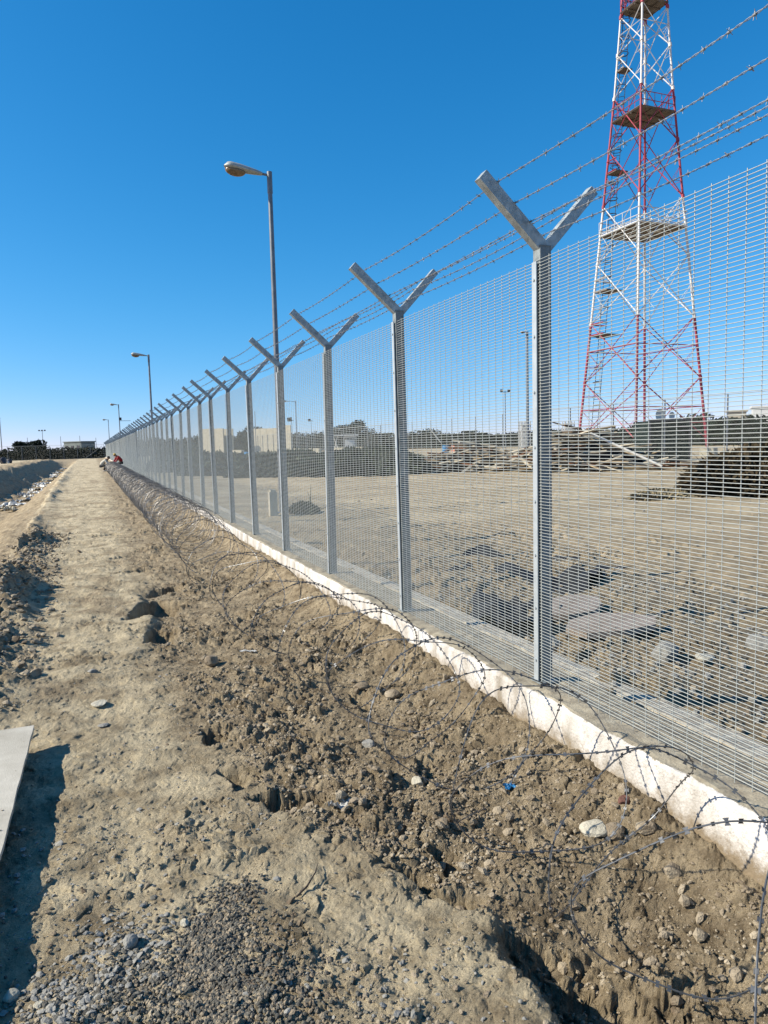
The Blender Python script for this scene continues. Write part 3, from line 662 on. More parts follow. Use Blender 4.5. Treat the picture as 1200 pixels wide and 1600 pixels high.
# ------------------------------------------------------------------ razor wire: one long concertina coil
def razor():
    r_ = np.random.default_rng(11); th = 0.; yc = .62; dth = 2*math.pi/34; P = []; ties = []
    while yc < 60.5:
        p = float(np.interp(yc, [0, 3, 6, 8, 9.8, 10.8, 11.8, 20, 62], [.36, .37, .46, .66, .60, .34, .12, .10, .11])); t_ = th/(2*math.pi)
        base = np.interp(yc, [0, 1.5, 3, 6, 9, 12, 60], [1.64, 1.62, 1.60, 1.52, 1.40, 1.40, 1.27])
        R1 = np.interp(yc, [0, 3, 6, 11, 12, 60], [.40, .40, .44, .40, .43, .44])+.03*math.sin(t_*1.7+1)+.02*math.sin(t_*.61)
        R2 = np.interp(yc, [0, 5, 8, 10.4, 11.5, 60], [.31, .30, .30, .33, .37, .39])+.03*math.sin(t_*1.3)
        zc = .31+np.interp(yc, [0, 4, 6.5, 9, 10.5, 12], [.0, -.01, -.12, -.12, -.02, .03])
        stretched = yc < 11.2
        y_ = yc+(p*.42 if stretched else .05)*math.cos(1.5*(th-3.3))+(.22*p if stretched else .05)*math.sin(th)*math.sin(t_*.9+.4)
        x_ = base+R1*math.cos(th)+.018*math.sin(3*th+t_); z_ = zc+R2*math.sin(th)+.012*math.sin(5*th+t_*2)
        if not stretched: y_ += .05*math.sin(2*th+t_*3.1)+.03*math.sin(5*th+t_*1.3); x_ += .03*math.sin(t_*2.3)+.03*math.sin(t_*.37); z_ += .03*math.sin(t_*.53)
        if stretched and abs(math.cos(1.5*(th-3.3))) > .993 and yc < 9: ties.append(len(P))
        P.append((x_, y_, z_)); th += dth; yc += p*dth/(2*math.pi)
    P = np.array(P); g = height(P[:, 0], P[:, 1])+.006
    P[:, 2] = np.maximum(P[:, 2], g-.02)
    P[:, 0] = np.minimum(P[:, 0], 2.152)
    def cr_(t):
        i = np.floor(t).astype(int); f_ = (t-i)[:, None]; a = P[np.clip(i-1, 0, len(P)-1)]; b_ = P[i]; c = P[np.clip(i+1, 0, len(P)-1)]; d = P[np.clip(i+2, 0, len(P)-1)]
        return .5*((2*b_)+(-a+c)*f_+(2*a-5*b_+4*c-d)*f_**2+(-a+3*b_-3*c+d)*f_**3)
    nearn = int(np.searchsorted(P[:, 1], 11.2)); Q1 = cr_(np.arange(0, nearn, .5)); Q2 = P[nearn-1:]
    nf = int(np.searchsorted(P[:, 1], 30))-nearn
    parts = tube(Q1, np.interp(Q1[:, 1], [1.5, 5, 11], [.0026, .0028, .0034]), 5)+[(v, f, 1) for v, f in tube(Q2, np.interp(np.arange(len(Q2)), [0, nf], [.0028, .0050]), 4)]
    for i in ties:
        d = P[i+1]-P[i-1]; d /= np.linalg.norm(d); parts += [(v, f, 1) for v, f in tube([P[i]-d*.012, P[i]+d*.012], .0046, 6)]
    def samp(Q, step):
        seg = np.linalg.norm(np.diff(Q, axis=0), axis=1); s_ = np.concatenate([[0], np.cumsum(seg)]); sb = np.arange(.02, s_[-1], step)
        C = np.stack([np.interp(sb, s_, Q[:, k]) for k in range(3)], -1); T = np.stack([np.interp(sb, s_, np.gradient(Q[:, k])) for k in range(3)], -1); return C, T/np.linalg.norm(T, axis=1)[:, None]
    C, T = samp(Q1, .036); U = np.cross(T, r_.normal(size=T.shape)); U /= np.linalg.norm(U, axis=1)[:, None]; W = np.cross(T, U)
    sz = (.75+.5*r_.random(len(C)))[:, None]
    for sgn in (1, -1):
        tip = C+U*.0082*sgn*sz
        A = np.stack([C-T*.003, tip-T*.007*sz, tip+T*.007*sz, C+T*.003], 1).reshape(-1, 3); F = np.arange(4*len(C)).reshape(-1, 4)
        B = A+np.repeat(W, 4, 0)*.0012
        parts += [(A, F), (B, F[:, ::-1])]
    C, T = samp(Q2, .16)
    U = r_.normal(size=C.shape); U /= np.linalg.norm(U, axis=1)[:, None]; W = np.cross(U, r_.normal(size=C.shape)); W /= np.linalg.norm(W, axis=1)[:, None]
    A = np.stack([C-U*.014-W*.004, C+U*.014-W*.004, C+U*.014+W*.004, C-U*.014+W*.004], 1).reshape(-1, 3)
    parts.append((A, np.arange(len(A)).reshape(-1, 4), 1))
    return parts
o = build('razor_wire_coil', razor(), [M_razor, M_razor2], smooth=False)
tag(o, 'long razor wire coil beside the plinth, stretched open in front and bunched far off', 'razor wire')

# ------------------------------------------------------------------ street lamps
def lamp_head(parent, L_=.86, side=-1):
    n = 14; parts = []; xs = np.linspace(0, 1, n)
    w_ = np.interp(xs, [0, .08, .3, .6, .85, .96, 1], [.05, .075, .11, .15, .165, .12, .03])
    h_ = np.interp(xs, [0, .08, .3, .6, .85, .96, 1], [.045, .06, .085, .11, .115, .08, .02])
    a = np.arange(16)*2*math.pi/16
    V = []; 
    for k in range(n):
        for b_ in a:
            zz = math.sin(b_); V.append((side*xs[k]*L_, w_[k]*math.cos(b_), h_[k]*(zz if zz > 0 else zz*.55)+.02*xs[k]))
    V = np.array(V); i = np.arange(n-1)[:, None]*16; j = np.arange(16)[None, :]
    F = np.stack([i+j, i+(j+1) % 16, i+16+(j+1) % 16, i+16+j], -1).reshape(-1, 4)
    hd = build('lamp_head', [(V, F)], M_head, parent, smooth=True)
    Vi, Fi = ICO[2]; Vi = Vi*np.array([.235, .135, .125])
    Vi[:, 2] = np.minimum(Vi[:, 2], 0.01)
    build('lamp_lens', [(Vi+np.array([side*L_*.70, 0, -.035]), Fi)], M_lens, hd, smooth=True)
    return hd
def street_lamp(x, y, H, label, group='street lamps along the fence', cctv=False, arm=.17, s=1.):
    t = thing('street_lamp', label, 'street lamp', (x, y, 0), 0, group)
    build('pole', tube([(0, 0, -.1), (0, 0, H*.35), (0, 0, H-.45)], [.075, .065, .052], 12)+tube([(0, 0, H-.47), (0, 0, H)], .062, 12), M_pole, t, smooth=True)
    build('base_plate', [box((0, 0, .06), (.3, .3, .03))], M_pole, t)
    build('bracket', tube([(0, 0, H-.09), (-.08, 0, H-.07), (-arm-.02, 0, H-.06)], .028, 8), M_pole, t, smooth=True)
    hd = lamp_head(t); hd.location = (-arm, 0, H-.07); hd.rotation_euler = (0, math.radians(5), 0); hd.scale = (s, s, s)
    if cctv:
        build('side_arm', tube([(0, 0, 5.3), (1.35, 0, 5.3)], .03, 6), M_pole, t)
        build('junction_box', [box((.12, 0, 5.55), (.3, .25, .35))], M_dark, t)
    return t
street_lamp(4.10, 17.0, 7.87, 'nearest street lamp, tall and grey, standing behind the fourth visible fence post')
street_lamp(3.52, 48, 7.45, 'second street lamp along the fence, smaller than the nearest one')
street_lamp(3.33, 100, 7.4, 'third street lamp along the fence, with a side arm and box low on its pole', cctv=True)
street_lamp(2.99, 150, 7.4, 'farthest and smallest street lamp, at the vanishing end of the fence')

# ------------------------------------------------------------------ lattice tower
TC = np.array([.655, .756])*58.0
tower = thing('lattice_tower', 'tall red and white steel lattice mast with platforms behind the fence', 'tower', (TC[0], TC[1], 0))
dv = -TC/np.linalg.norm(TC); a0 = math.atan2(dv[1], dv[0])-.068
NOD = [0, 1.4, 5.78, 10.1, 14.43, 18.55, 22.45, 26.0, 28.95, 31.5, 33.9, 36.2, 38.3, 40.2, 42]
def hd_(h): return float(np.interp(h, [0, 2.4, 16.5, 26.0, 31.6, 42], [4.65, 4.4, 2.92, 1.98, 1.55, .9]))
def lp(i, h):
    a = a0+i*math.pi/2; return np.array([math.cos(a)*hd_(h), math.sin(a)*hd_(h), h])
def cidx(h): return 1 if (10.1 <= h < 18.55 or 26.0 <= h < 31.5 or 37 <= h) else 0
MRW = [M_red, M_white, M_dark, M_grate]
for i in range(4):
    parts = []
    for k in range(len(NOD)-1):
        for v_, f_ in tube([lp(i, NOD[k]), lp(i, NOD[k+1])], [.098-.001*NOD[k]]*2, 8): parts.append((v_, f_, cidx((NOD[k]+NOD[k+1])/2)))
    for h in NOD[1:-1]:
        for v_, f_ in tube([lp(i, h-.12), lp(i, h+.12)], .12, 8): parts.append((v_, f_, cidx(h)))
    build('tower_leg', parts, MRW, tower, smooth=True)
for k in range(1, len(NOD)-1):
    h0, h1 = NOD[k], NOD[k+1]; parts = []; ci = cidx((h0+h1)/2); rb = .040 if k < 7 else .035
    for i in range(4):
        j = (i+1) % 4; a, b_, c, d = lp(i, h0), lp(j, h0), lp(i, h1), lp(j, h1)
        w0 = np.linalg.norm(a-b_); w1 = np.linalg.norm(c-d); fr = w0/(w0+w1); x_ = a+(d-a)*fr; hm = x_[2]
        add = [(a, d, rb), (b_, c, rb)]
        for (e, q) in ((i, a), (j, b_)):
            lm = lp(e, hm)
            # secondary members: from the leg to the middles of the half diagonals
            lo = q+(x_-q)*.5; hi_src = (c if e == i else d); hi = hi_src+(x_-hi_src)*.5
            add += [(lp(e, lo[2]), lo, rb*.42), (lm, lo, rb*.42)]+([(lp(e, hi[2]), hi, rb*.42)] if k % 2 else [])
            if k % 2 == 0 or k < 3: add += [(lm, x_, rb*.85)]
        for (p, q, rr) in add:
            for v_, f_ in tube([p, q], rr, 4, cap=False): parts.append((v_, f_, ci))
    build('brace_section', parts, MRW, tower)
def platform(h, grow, mi_, rail=True, em=None):
    em = mi_ if em is None else em
    c = [lp(i, h)*np.array([grow, grow, 1]) for i in range(4)]; parts = []
    V = np.array(c+[p+[0, 0, .1] for p in c]); parts.append((V, np.array([[3, 2, 1, 0], [4, 5, 6, 7]]), 3))
    for i in range(4):
        p, q = c[i], c[(i+1) % 4]
        for v_, f_ in tube([p+[0, 0, .05], q+[0, 0, .05]], .075, 4): parts.append((v_, f_, em))
        for s_ in (.33, .66):
            for v_, f_ in tube([p+(c[(i+3) % 4]-p)*s_-[0, 0, .06], q+(c[(i+2) % 4]-q)*s_-[0, 0, .06]], .04, 4): parts.append((v_, f_, em))
        if rail:
            for z in (.5, 1.05):
                for v_, f_ in tube([p+[0, 0, z], q+[0, 0, z]], .03, 4): parts.append((v_, f_, mi_))
            for s_ in np.linspace(0, 1, 6)[:-1]:
                b_ = p+(q-p)*s_
                for v_, f_ in tube([b_, b_+[0, 0, 1.05]], .025, 4): parts.append((v_, f_, mi_))
    build('platform', parts, MRW, tower)
platform(16.4, 1.03, 1); platform(24.35, 1.0, 0, em=3); platform(31.75, 1.03, 0, em=3)
# small resting platforms beside the ladder on the left face
lad = lambda h: (lp(1, h)*.0+lp(3, h))     # placeholder, the side is chosen below
LI = max((1, 3), key=lambda i: -(lp(i, 5)[0]*cy-lp(i, 5)[1]*sy))      # the leg that stands leftmost
def lpos(h, f_=.30, g=.12):
    p = lp(LI, h); q = lp((LI+2) % 4, h); f0 = lp(0, h); return p+(q-p)*g+(lp(2, h)-f0)*.02
for h in (9.2, 12.4, 20.8, 27.8):
    p = lpos(h); ci = cidx(h); parts = []
    a = lp(LI, h); b_ = lp(LI, h)+(lp(0, h)-lp(LI, h))*.30; c = lp(LI, h)+(lp(2, h)-lp(LI, h))*.30; d = b_+c-a
    V = np.array([a, b_, d, c, a+[0, 0, .08], b_+[0, 0, .08], d+[0, 0, .08], c+[0, 0, .08]]); parts.append((V, BF, 3))
    for (u_, v2) in ((a, b_), (a, c)):
        for z in (.1, .9):
            for v_, f_ in tube([u_+[0, 0, z], v2+[0, 0, z]], .05, 4): parts.append((v_, f_, ci))
    build('rest_platform', parts, MRW, tower)
parts = []
ra = np.array([-math.sin(a0), math.cos(a0), 0])*.22
for s_ in (-1, 1):
    parts += tube([lpos(h)+ra*s_ for h in NOD], .03, 4)
for h in np.arange(.5, 41, .45):
    parts += tube([lpos(h)-ra, lpos(h)+ra], .02, 4, cap=False)
for h in np.arange(2.5, 41, 1.1):
    c = lpos(h)+np.array([math.cos(a0), math.sin(a0), 0])*.3
    parts += tube([c+np.array([math.cos(t)*.36, math.sin(t)*.36, 0]) for t in np.linspace(0, 6.283, 9)], .025, 4, cap=False)
build('ladder', parts, M_dark, tower)
parts = []
for h0, h1 in zip(NOD[:-1], NOD[1:]):
    ci = cidx((h0+h1)/2)
    for g in (.10, .16):
        p = lp(2, h0)*[1-g, 1-g, 1]; q = lp(2, h1)*[1-g, 1-g, 1]
        for v_, f_ in tube([p, q], .05, 4): parts.append((v_, f_, ci))
build('cable_tray', parts, MRW, tower)
for i in range(4):
    p = lp(i, 0); build('footing', [box((p[0], p[1], .3), (1.2, 1.2, .8), rotz(a0))], M_block, tower)

# ------------------------------------------------------------------ leaf and twig masses
def leaf_quads(C, size, seed, aspect=1.6):
    r_ = np.random.default_rng(seed); n = len(C)
    U = r_.normal(size=(n, 3)); U /= np.linalg.norm(U, axis=1)[:, None]; W = np.cross(U, r_.normal(size=(n, 3))); W /= np.linalg.norm(W, axis=1)[:, None]
    s = (size*(.5+r_.random(n)))[:, None]
    A = np.stack([C-U*s*aspect*.5, C+W*s*.35, C+U*s*aspect*.5, C-W*s*.35], 1).reshape(-1, 3)
    return (A, np.arange(4*n).reshape(n, 4))
def heap(name, x, y, rx, ry, h, m, label, cat, seed, n=5000, leaf=.12, rz=0., top=1.4, group=None, twigs=120, core=None):
    r_ = np.random.default_rng(seed); t = thing(name, label, cat, (x, y, 0), rz, group)
    V, F = ICO[3]; V = V.copy(); q = 1+.28*fbm(V[:, 0]*2.2+seed, V[:, 1]*2.2+V[:, 2]*1.4, 4, seed)
    D = V*np.array([rx, ry, h])*q[:, None]*.93; D[:, 2] = np.where(V[:, 2] > 0, D[:, 2], D[:, 2]*.2)
    build('heap_core', [(D, F)], core or m, t)
    a = r_.normal(size=(n, 3)); a[:, 2] = np.abs(a[:, 2]); a /= np.linalg.norm(a, axis=1)[:, None]
    q = 1+.28*fbm(a[:, 0]*2.2+seed, a[:, 1]*2.2+a[:, 2]*1.4, 4, seed); C = a*np.array([rx, ry, h])*(q*(.90+.14*r_.random(n)))[:, None]
    parts = [leaf_quads(C, leaf, seed)]
    for k in range(twigs):
        c = C[r_.integers(0, n)]; d = r_.normal(size=3); d[2] = abs(d[2])*.6; d /= np.linalg.norm(d); L = r_.uniform(.25, .8)
        parts += tube([c, c+d*L*.5, c+d*L+[0, 0, -.05]], [.012, .008, .004], 4, cap=False)
    build('loose_brush', parts, m, t); return t
heap('brush_heap', 17.0, 14.6, 2.6, 1.7, 1.30, M_leafb, 'large dark brown brush heap at the right edge behind the mesh', 'brush heap', 3, 8000, .13, -.35)
heap('brush_heap', 12.6, 35.2, 3.4, 1.7, 1.35, M_leafm, 'long dark green brush mound in mid yard, ending left of the timber piles', 'brush heap', 4, 7000, .18, -.3)
heap('brush_heap', 16.2, 37.8, 2.6, 1.1, .85, M_leafm, 'low dark tail of the green brush mound beside the timber piles', 'brush heap', 14, 4000, .18, -.2)
heap('brush_heap', 9.3, 38.5, 3.2, 1.8, 1.30, M_leafm, 'green brush mound behind the fourth visible fence post', 'brush heap', 5, 6000, .18, .1)
heap('brush_heap', 7.0, 43, 2.6, 1.8, 1.2, M_leafm, 'green-grey mound left of the fourth visible fence post', 'brush heap', 6, 5000, .2, 0)
heap('brush_heap', 5.7, 52, 2.2, 2.2, 1.6, M_leafm, 'rounded far mound seen through the narrow mesh bays', 'brush heap', 7, 4000, .22, 0)
heap('dark_green_pile', 4.55, 16.8, .34, .5, .27, M_leafm, 'small dark green pile beside the pale marker post near the lamp foot', 'netting pile', 8, 1500, .06, 0, twigs=10)  # low dark green lump on the yard soil, what it consists of left open
heap('dry_grass_tuft', 13.6, 14.9, .9, .6, .22, M_dry, 'dry straw-coloured tuft at the left foot of the brown brush heap', 'dry grass', 9, 1800, .10, twigs=10)
o = build('marker_post', [box((0, 0, .3), (.17, .2, .62)), box((0, 0, .63), (.12, .15, .05))], M_block); o.location = (3.74, 16.4, 0); tag(o, 'short pale concrete marker post standing in the yard left of the lamp foot', 'marker post')

# ------------------------------------------------------------------ timber piles
def plank_mesh(L, w_, t_): return build('timber_plank', [box((0, 0, 0), (L, w_, t_))], M_wood)
PLK = {}
def planks(cx, cy_, rx, ry, h, n, seed, label, group):
    r_ = np.random.default_rng(seed)
    for k in range(n):
        mt = r_.choice(4, p=[.34, .3, .2, .16]); L = r_.choice([1.0, 1.6, 2.4, 3.2], p=[.3, .35, .25, .1]); key = (int(mt), float(L))
        if key not in PLK:
            PLK[key] = build('timber_plank', [box((0, 0, 0), (L, .13, .06))], [M_wood, M_woodp, M_woodd, M_rust][mt]); o = PLK[key]
        else:
            o = PLK[key].copy(); COL.objects.link(o)
        a = r_.uniform(0, 6.283); q = math.sqrt(r_.random()); u, v = q*math.cos(a), q*math.sin(a)
        z = h*(1-q**1.5)*r_.uniform(.55, 1.05)+.12
        tilt = r_.normal(0, .16)-.22*(u*1.0)
        o.location = (cx+rx*u*cy+ry*v*sy, cy_-rx*u*sy+ry*v*cy, z+.05)
        o.rotation_euler = (r_.normal(0, .3), tilt, -YAW+r_.normal(0, .55)+(math.pi if r_.random() < .5 else 0))
        tag(o, ['brown ', 'bleached pale ', 'dark rotten ', 'rust-stained '][mt]+['stub of ', 'short ', 'long ', 'very long '][[1.0, 1.6, 2.4, 3.2].index(float(L))]+label, 'plank', group)
def debris_core(name, cx, cy_, rx, ry, h, label, seed):
    V, F = ICO[3]; q = 1+.4*fbm(V[:, 0]*3+seed, V[:, 1]*3+V[:, 2]*2, 4, seed); D = V*np.array([rx, ry, h])*q[:, None]*.86; D[:, 2] = np.where(V[:, 2] > 0, D[:, 2], D[:, 2]*.1)
    o = build(name, [(D, F)], M_woodd); o.location = (cx, cy_, .0); o.rotation_euler = (0, 0, -YAW); tag(o, label, 'debris heap'); return o
debris_core('debris_heap', 18.4, 34.2, 2.5, 1.4, 1.2, 'dark heap of rotten timber, the lower left one of the two debris heaps', 2)
planks(18.6, 34.2, 3.1, 1.7, 1.45, 120, 21, 'plank jumbled in the left timber pile', 'planks in the left timber pile')
debris_core('debris_heap', 23.0, 30.4, 3.3, 1.6, 1.75, 'dark heap of rotten timber, the taller right one in front of the tower', 3)
planks(22.3, 30.2, 4.1, 1.9, 2.05, 170, 22, 'plank jumbled in the right timber pile before the tower', 'planks in the right timber pile')
planks(26.2, 26.4, 2.6, .8, .35, 24, 23, 'plank scattered low beyond the brown brush heap', 'planks scattered right of the piles')
def pole_thing(name, a, b_, r, m, label, cat):
    a, b_ = np.array(a, float), np.array(b_, float); o = build(name, tube([a-a, b_-a], r, 6), m, smooth=True); o.location = a; tag(o, label, cat); return o
pole_thing('timber_pole', (21.9, 29.3, 2.05), (24.4, 26.7, .25), .065, M_whitew, 'long white pole leaning down the right side of the tall timber pile', 'pole')
pole_thing('timber_pole', (20.3, 30.6, .3), (22.2, 29.7, 1.5), .05, M_whitew, 'pale pole leaning up the left side of the tall timber pile', 'pole')

# ------------------------------------------------------------------ chain-link fences
def chain_fence(A, B, H, sp, label, mesh=.16, rw=.004, rails=True, brace=False, post_r=.04, top3=False):
    A = np.array([*A, 0.]); B = np.array([*B, 0.]); d = B-A; L = np.linalg.norm(d); d /= L; ang = math.atan2(d[1], d[0])
    t = thing('chain_link_fence', label, 'fence', tuple(A), ang); n = int(round(L/sp)); sp = L/n
    p0 = build('post', tube([(0, 0, -.1), (0, 0, H)], post_r, 6), M_pole, t, smooth=True)
    pn = []
    c = np.arange(-H, sp, mesh)
    for s_ in c:
        u0, u1 = max(s_, 0), min(s_+H, sp)
        if u1 > u0: pn += tube([(u0, 0, u0-s_), (u1, 0, u1-s_)], rw, 3, cap=False)+tube([(u0, .01, H-(u0-s_)), (u1, .01, H-(u1-s_))], rw, 3, cap=False)
    pn += tube([(0, 0, H-.02), (sp, 0, H-.02)], .02, 4, cap=False)+tube([(0, 0, .06), (sp, 0, .06)], .012, 4, cap=False)
    m0 = build('chain_link_mesh', pn, M_wire, t)
    for k in range(1, n+1):
        c = p0.copy(); COL.objects.link(c); c.parent = t; c.location = (k*sp, 0, 0)
        if k < n: c = m0.copy(); COL.objects.link(c); c.parent = t; c.location = (k*sp, 0, 0)
    if brace:
        build('corner_brace', tube([(L-.3, .05, H-.3), (L-3.5, .05, .1)], .04, 6), M_pole, t)
    return t
chain_fence((28, 14.1), (28, 137), 3.55, 4.1, 'tall chain-link fence across the yard, running behind the timber piles', .14, .0016)
chain_fence((-52, 156), (2.0, 156.2), 2.75, 2.45, 'chain-link cross fence at the far end of the track', .22, .0022, brace=True)

# ------------------------------------------------------------------ far vegetation
def hedge(name, pts, h, depth, n, label, seed, leaf=.5, kind='stuff', m=M_leafd):
    r_ = np.random.default_rng(seed); P = np.array(pts, float); seg = np.linalg.norm(np.diff(P[:, :2], axis=0), axis=1); s_ = np.concatenate([[0], np.cumsum(seg)]); u = r_.uniform(0, s_[-1], n)
    x = np.interp(u, s_, P[:, 0]); y = np.interp(u, s_, P[:, 1]); hh = np.interp(u, s_, P[:, 2])*h
    top = hh*(.70+.32*vn(u*.22, u*0, seed)+.22*(vn(u*.9, u*0, seed+1)-.5))
    z = top*r_.random(n)**.7; x += r_.uniform(-depth, depth, n); y += r_.uniform(-depth, depth, n)
    parts = [leaf_quads(np.stack([x, y, z], -1), leaf, seed, 1.3)]
    u = np.arange(0, s_[-1], 1.0); x = np.interp(u, s_, P[:, 0]); y = np.interp(u, s_, P[:, 1]); hh = np.interp(u, s_, P[:, 2])*h*(.56+.3*vn(u*.22, u*0, seed))
    V = np.concatenate([np.stack([x, y, u*0-.2], -1), np.stack([x, y, hh], -1), np.stack([x+1.2, y+1.2, hh*.97], -1), np.stack([x+1.2, y+1.2, u*0-.2], -1)]); k = len(u); j = np.arange(k-1)
    parts.append((V, np.concatenate([np.stack([j, j+1, k+j+1, k+j], -1), np.stack([k+j, k+j+1, 2*k+j+1, 2*k+j], -1), np.stack([2*k+j, 2*k+j+1, 3*k+j+1, 3*k+j], -1)])))
    o = build(name, parts, m); tag(o, label, 'vegetation', kind=kind); return o
hedge('far_scrub', [(-75, 160, 1), (-20, 160, .98), (-2, 160, .95), (14, 170, .9)], 3.05, 1.2, 9000, 'dark scrub growing behind the far cross fence', 51, .4)
hedge('far_tree_line', [(10, 230, 1.0), (56, 190, 1.0), (72, 168, .95), (86, 138, .68), (90, 112, .78), (86, 86, .95), (80, 55, 1.0), (80, 30, 1.0)], 5.0, 1.8, 26000, 'long dark line of distant trees beyond the yard', 52, .6)
def tree(x, y, H, R_, label, seed, n=2500, leaf=.35):
    r_ = np.random.default_rng(seed); t = thing('tree', label, 'tree', (x, y, 0))
    tr = tube([(0, 0, -.1), (.1, 0, H*.35), (.05, .1, H*.6)], [.22, .16, .1], 8)
    for k in range(6):
        a = k*1.05; tr += tube([(.08, 0, H*(.35+.03*k)), (math.cos(a)*R_*.4, math.sin(a)*R_*.4, H*.65), (math.cos(a)*R_*.7, math.sin(a)*R_*.7, H*.78)], [.09, .06, .03], 6)
    build('trunk', tr, M_bark, t, smooth=True); C = []
    for k in range(12):
        c = np.array([r_.normal(0, R_*.42), r_.normal(0, R_*.42), H*r_.uniform(.55, .85)]); rr = R_*r_.uniform(.28, .48)
        v = r_.normal(size=(n//12, 3)); v /= np.linalg.norm(v, axis=1)[:, None]; C.append(c+v*rr*np.array([1, 1, .7])*r_.uniform(.6, 1, (n//12, 1)))
    build('crown', [leaf_quads(np.concatenate(C), leaf, seed)], M_leafd, t); return t
tree(58.5, 168, 7.3, 4.5, 'bushy tree rising above the distant tree line left of centre', 61)
tree(-12.5, 168, 3.9, 3.4, 'low domed tree just above the far cross fence', 62)
tree(35, 175, 6.2, 4.0, 'dark tree standing between the pale concrete walls', 63)
tree(-22, 170, 3.6, 2.0, 'small ragged tree above the far cross fence at the far left', 64, 1200)

# ------------------------------------------------------------------ far buildings and yard things
def at(px_dir, dist): return np.array(px_dir)*dist
def ray(px, py=690):
    u = px-600; v = py-800; a = u*cr-v*sr; b_ = u*sr+v*cr
    z = cp*1-b_/FPX*sp; x = a/FPX; return np.array([x*cy+z*sy, -x*sy+z*cy])
# (compass bearings of distant things, measured once from the camera station)
def place(px, depth): r_ = ray(px); return r_*depth
def tint(o, px): o.rotation_euler[2] = -YAW
def concrete_wall_unit(px, depth, wid, H, label, group=None, n=3):
    p = place(px, depth); t = thing('concrete_barrier', label, 'concrete wall', (p[0], p[1], 0), -.80, group)
    for k in range(n):
        V0 = box((wid*(k-(n-1)/2)/n, 0, H/2), (wid/n-.04, .3, H)); V1 = box((wid*(k-(n-1)/2)/n, 0, .25), (wid/n-.04, 1.1, .5))
        build('wall_segment', [V0, V1], M_block, t)
concrete_wall_unit(331, 150, 6.0, 5.4, 'left group of tall pale concrete wall panels far across the yard', n=3)
concrete_wall_unit(358, 150, 2.2, 5.3, 'narrow pale concrete panel pair beside the left concrete wall group', n=2)
concrete_wall_unit(418, 150, 6.4, 5.2, 'right group of tall pale concrete wall panels behind the fourth and fifth posts', n=4)
concrete_wall_unit(450, 145, 1.5, 5.6, 'single tall pale concrete panel at the right end of the concrete walls', n=1)
for px, lab in ((370, 'low pale concrete block between the two concrete wall groups'), (467, 'pale concrete block right of the concrete walls'), (491, 'pale concrete block, second one right of the concrete walls'), (533, 'pale concrete block in front of the white canopy, left one'), (562, 'pale concrete block in front of the white canopy, right one')):
    p = place(px, 120); o = build('concrete_block', [box((0, 0, .5), (2.2, .9, 1.05)), box((0, 0, .15), (2.3, 1.2, .35))], M_block); o.location = (p[0], p[1], .05); o.rotation_euler = (0, 0, -.8); tag(o, lab, 'concrete block')
p = place(547, 125); t = thing('canopy', 'white flat-topped canopy over a small white cabin in front of distant trees', 'canopy', (p[0], p[1], 0), -YAW)
build('roof', [box((0, 0, 3.1), (2.9, 2.4, .25)), box((0, 0, 2.8), (1.8, 1.6, .35))], M_whiteb, t)
build('cabin', [box((0, 0, 1.4), (1.7, 1.5, 1.9)), box((0, -.78, 1.6), (.8, .05, .7), None)+(0,)], M_whiteb, t)
for sx in (-1, 1): build('leg', [box((sx*1.1, 0, 1.4), (.12, .12, 2.9))], M_whiteb, t)
p = place(525, 128); t = thing('canopy', 'smaller white canopy with slanting struts, left of the white cabin', 'canopy', (p[0], p[1], 0), -YAW)
build('roof', [box((0, 0, 3.1), (1.9, 1.6, .22))], M_whiteb, t)
build('strut', tube([(.3, 0, 3.0), (-.4, 0, .4)], .09, 6)+tube([(-.4, 0, 2.9), (.5, 0, .4)], .09, 6), M_whiteb, t)
p = place(677, 110); pole_thing('white_pole', (p[0]-.5, p[1], 3.6), (p[0]+1.1, p[1]-.3, 1.5), .09, M_whitew, 'short white pole leaning in front of the far dark band, left of the timber piles', 'pole')
p = place(714, 100); o = build('drum', [box((0, 0, .6), (1.3, 1.0, 1.3)), box((0, 0, 1.27), (1.1, .8, .06))], M_pink); o.location = (p[0], p[1], 0); tag(o, 'small salmon-coloured box far across the yard', 'box')
p = place(696, 102); o = build('drum', tube([(0, 0, 0), (0, 0, 1.1)], .45, 14)+tube([(0, 0, .35), (0, 0, .4)], .47, 14)+tube([(0, 0, .75), (0, 0, .8)], .47, 14), M_blue, smooth=False); o.location = (p[0], p[1], 0); tag(o, 'blue drum beside the small salmon-coloured box', 'drum')
p = place(388, 60); o = build('drum', tube([(0, 0, 0), (0, 0, 1.1)], .4, 14)+tube([(0, 0, .35), (0, 0, .4)], .42, 14)+tube([(0, 0, .75), (0, 0, .8)], .42, 14), M_blue); o.location = (p[0], p[1], .1); tag(o, 'blue drum among the green mounds behind the fence', 'drum')
def cage(px, depth, H, label):
    p = place(px, depth); t = thing('white_cage', label, 'cage', (p[0], p[1], 0), -YAW); parts = []
    for x_ in np.linspace(-.28, .28, 4):
        for y_ in (-.28, .28): parts.append(box((x_, y_, H/2), (.06, .06, H)))
    for z in np.arange(.2, H, .33):
        for y_ in (-.28, .28): parts.append(box((0, y_*1.15, z), (.62, .04, .06)))
    build('frame', parts, M_whitew, t); build('inner_panel', [box((0, 0, H*.5), (.4, .3, H*.8))], M_whiteb, t)
cage(820, 44, 2.75, 'tall white slatted cage left of the nearest post foot, behind the timber')
cage(888, 44, 2.65, 'white slatted cage standing behind the tall timber pile, just right of the nearest post')
p = place(1032, 47); t = thing('shipping_container', 'dark green container behind the timber pile under the tower', 'container', (p[0], p[1], 0), -YAW)
parts = [box((0, 0, 1.35), (2.5, 3.0, 2.5))]+[box((x_, -1.52, 1.35), (.09, .05, 2.3)) for x_ in np.arange(-1.15, 1.2, .22)]
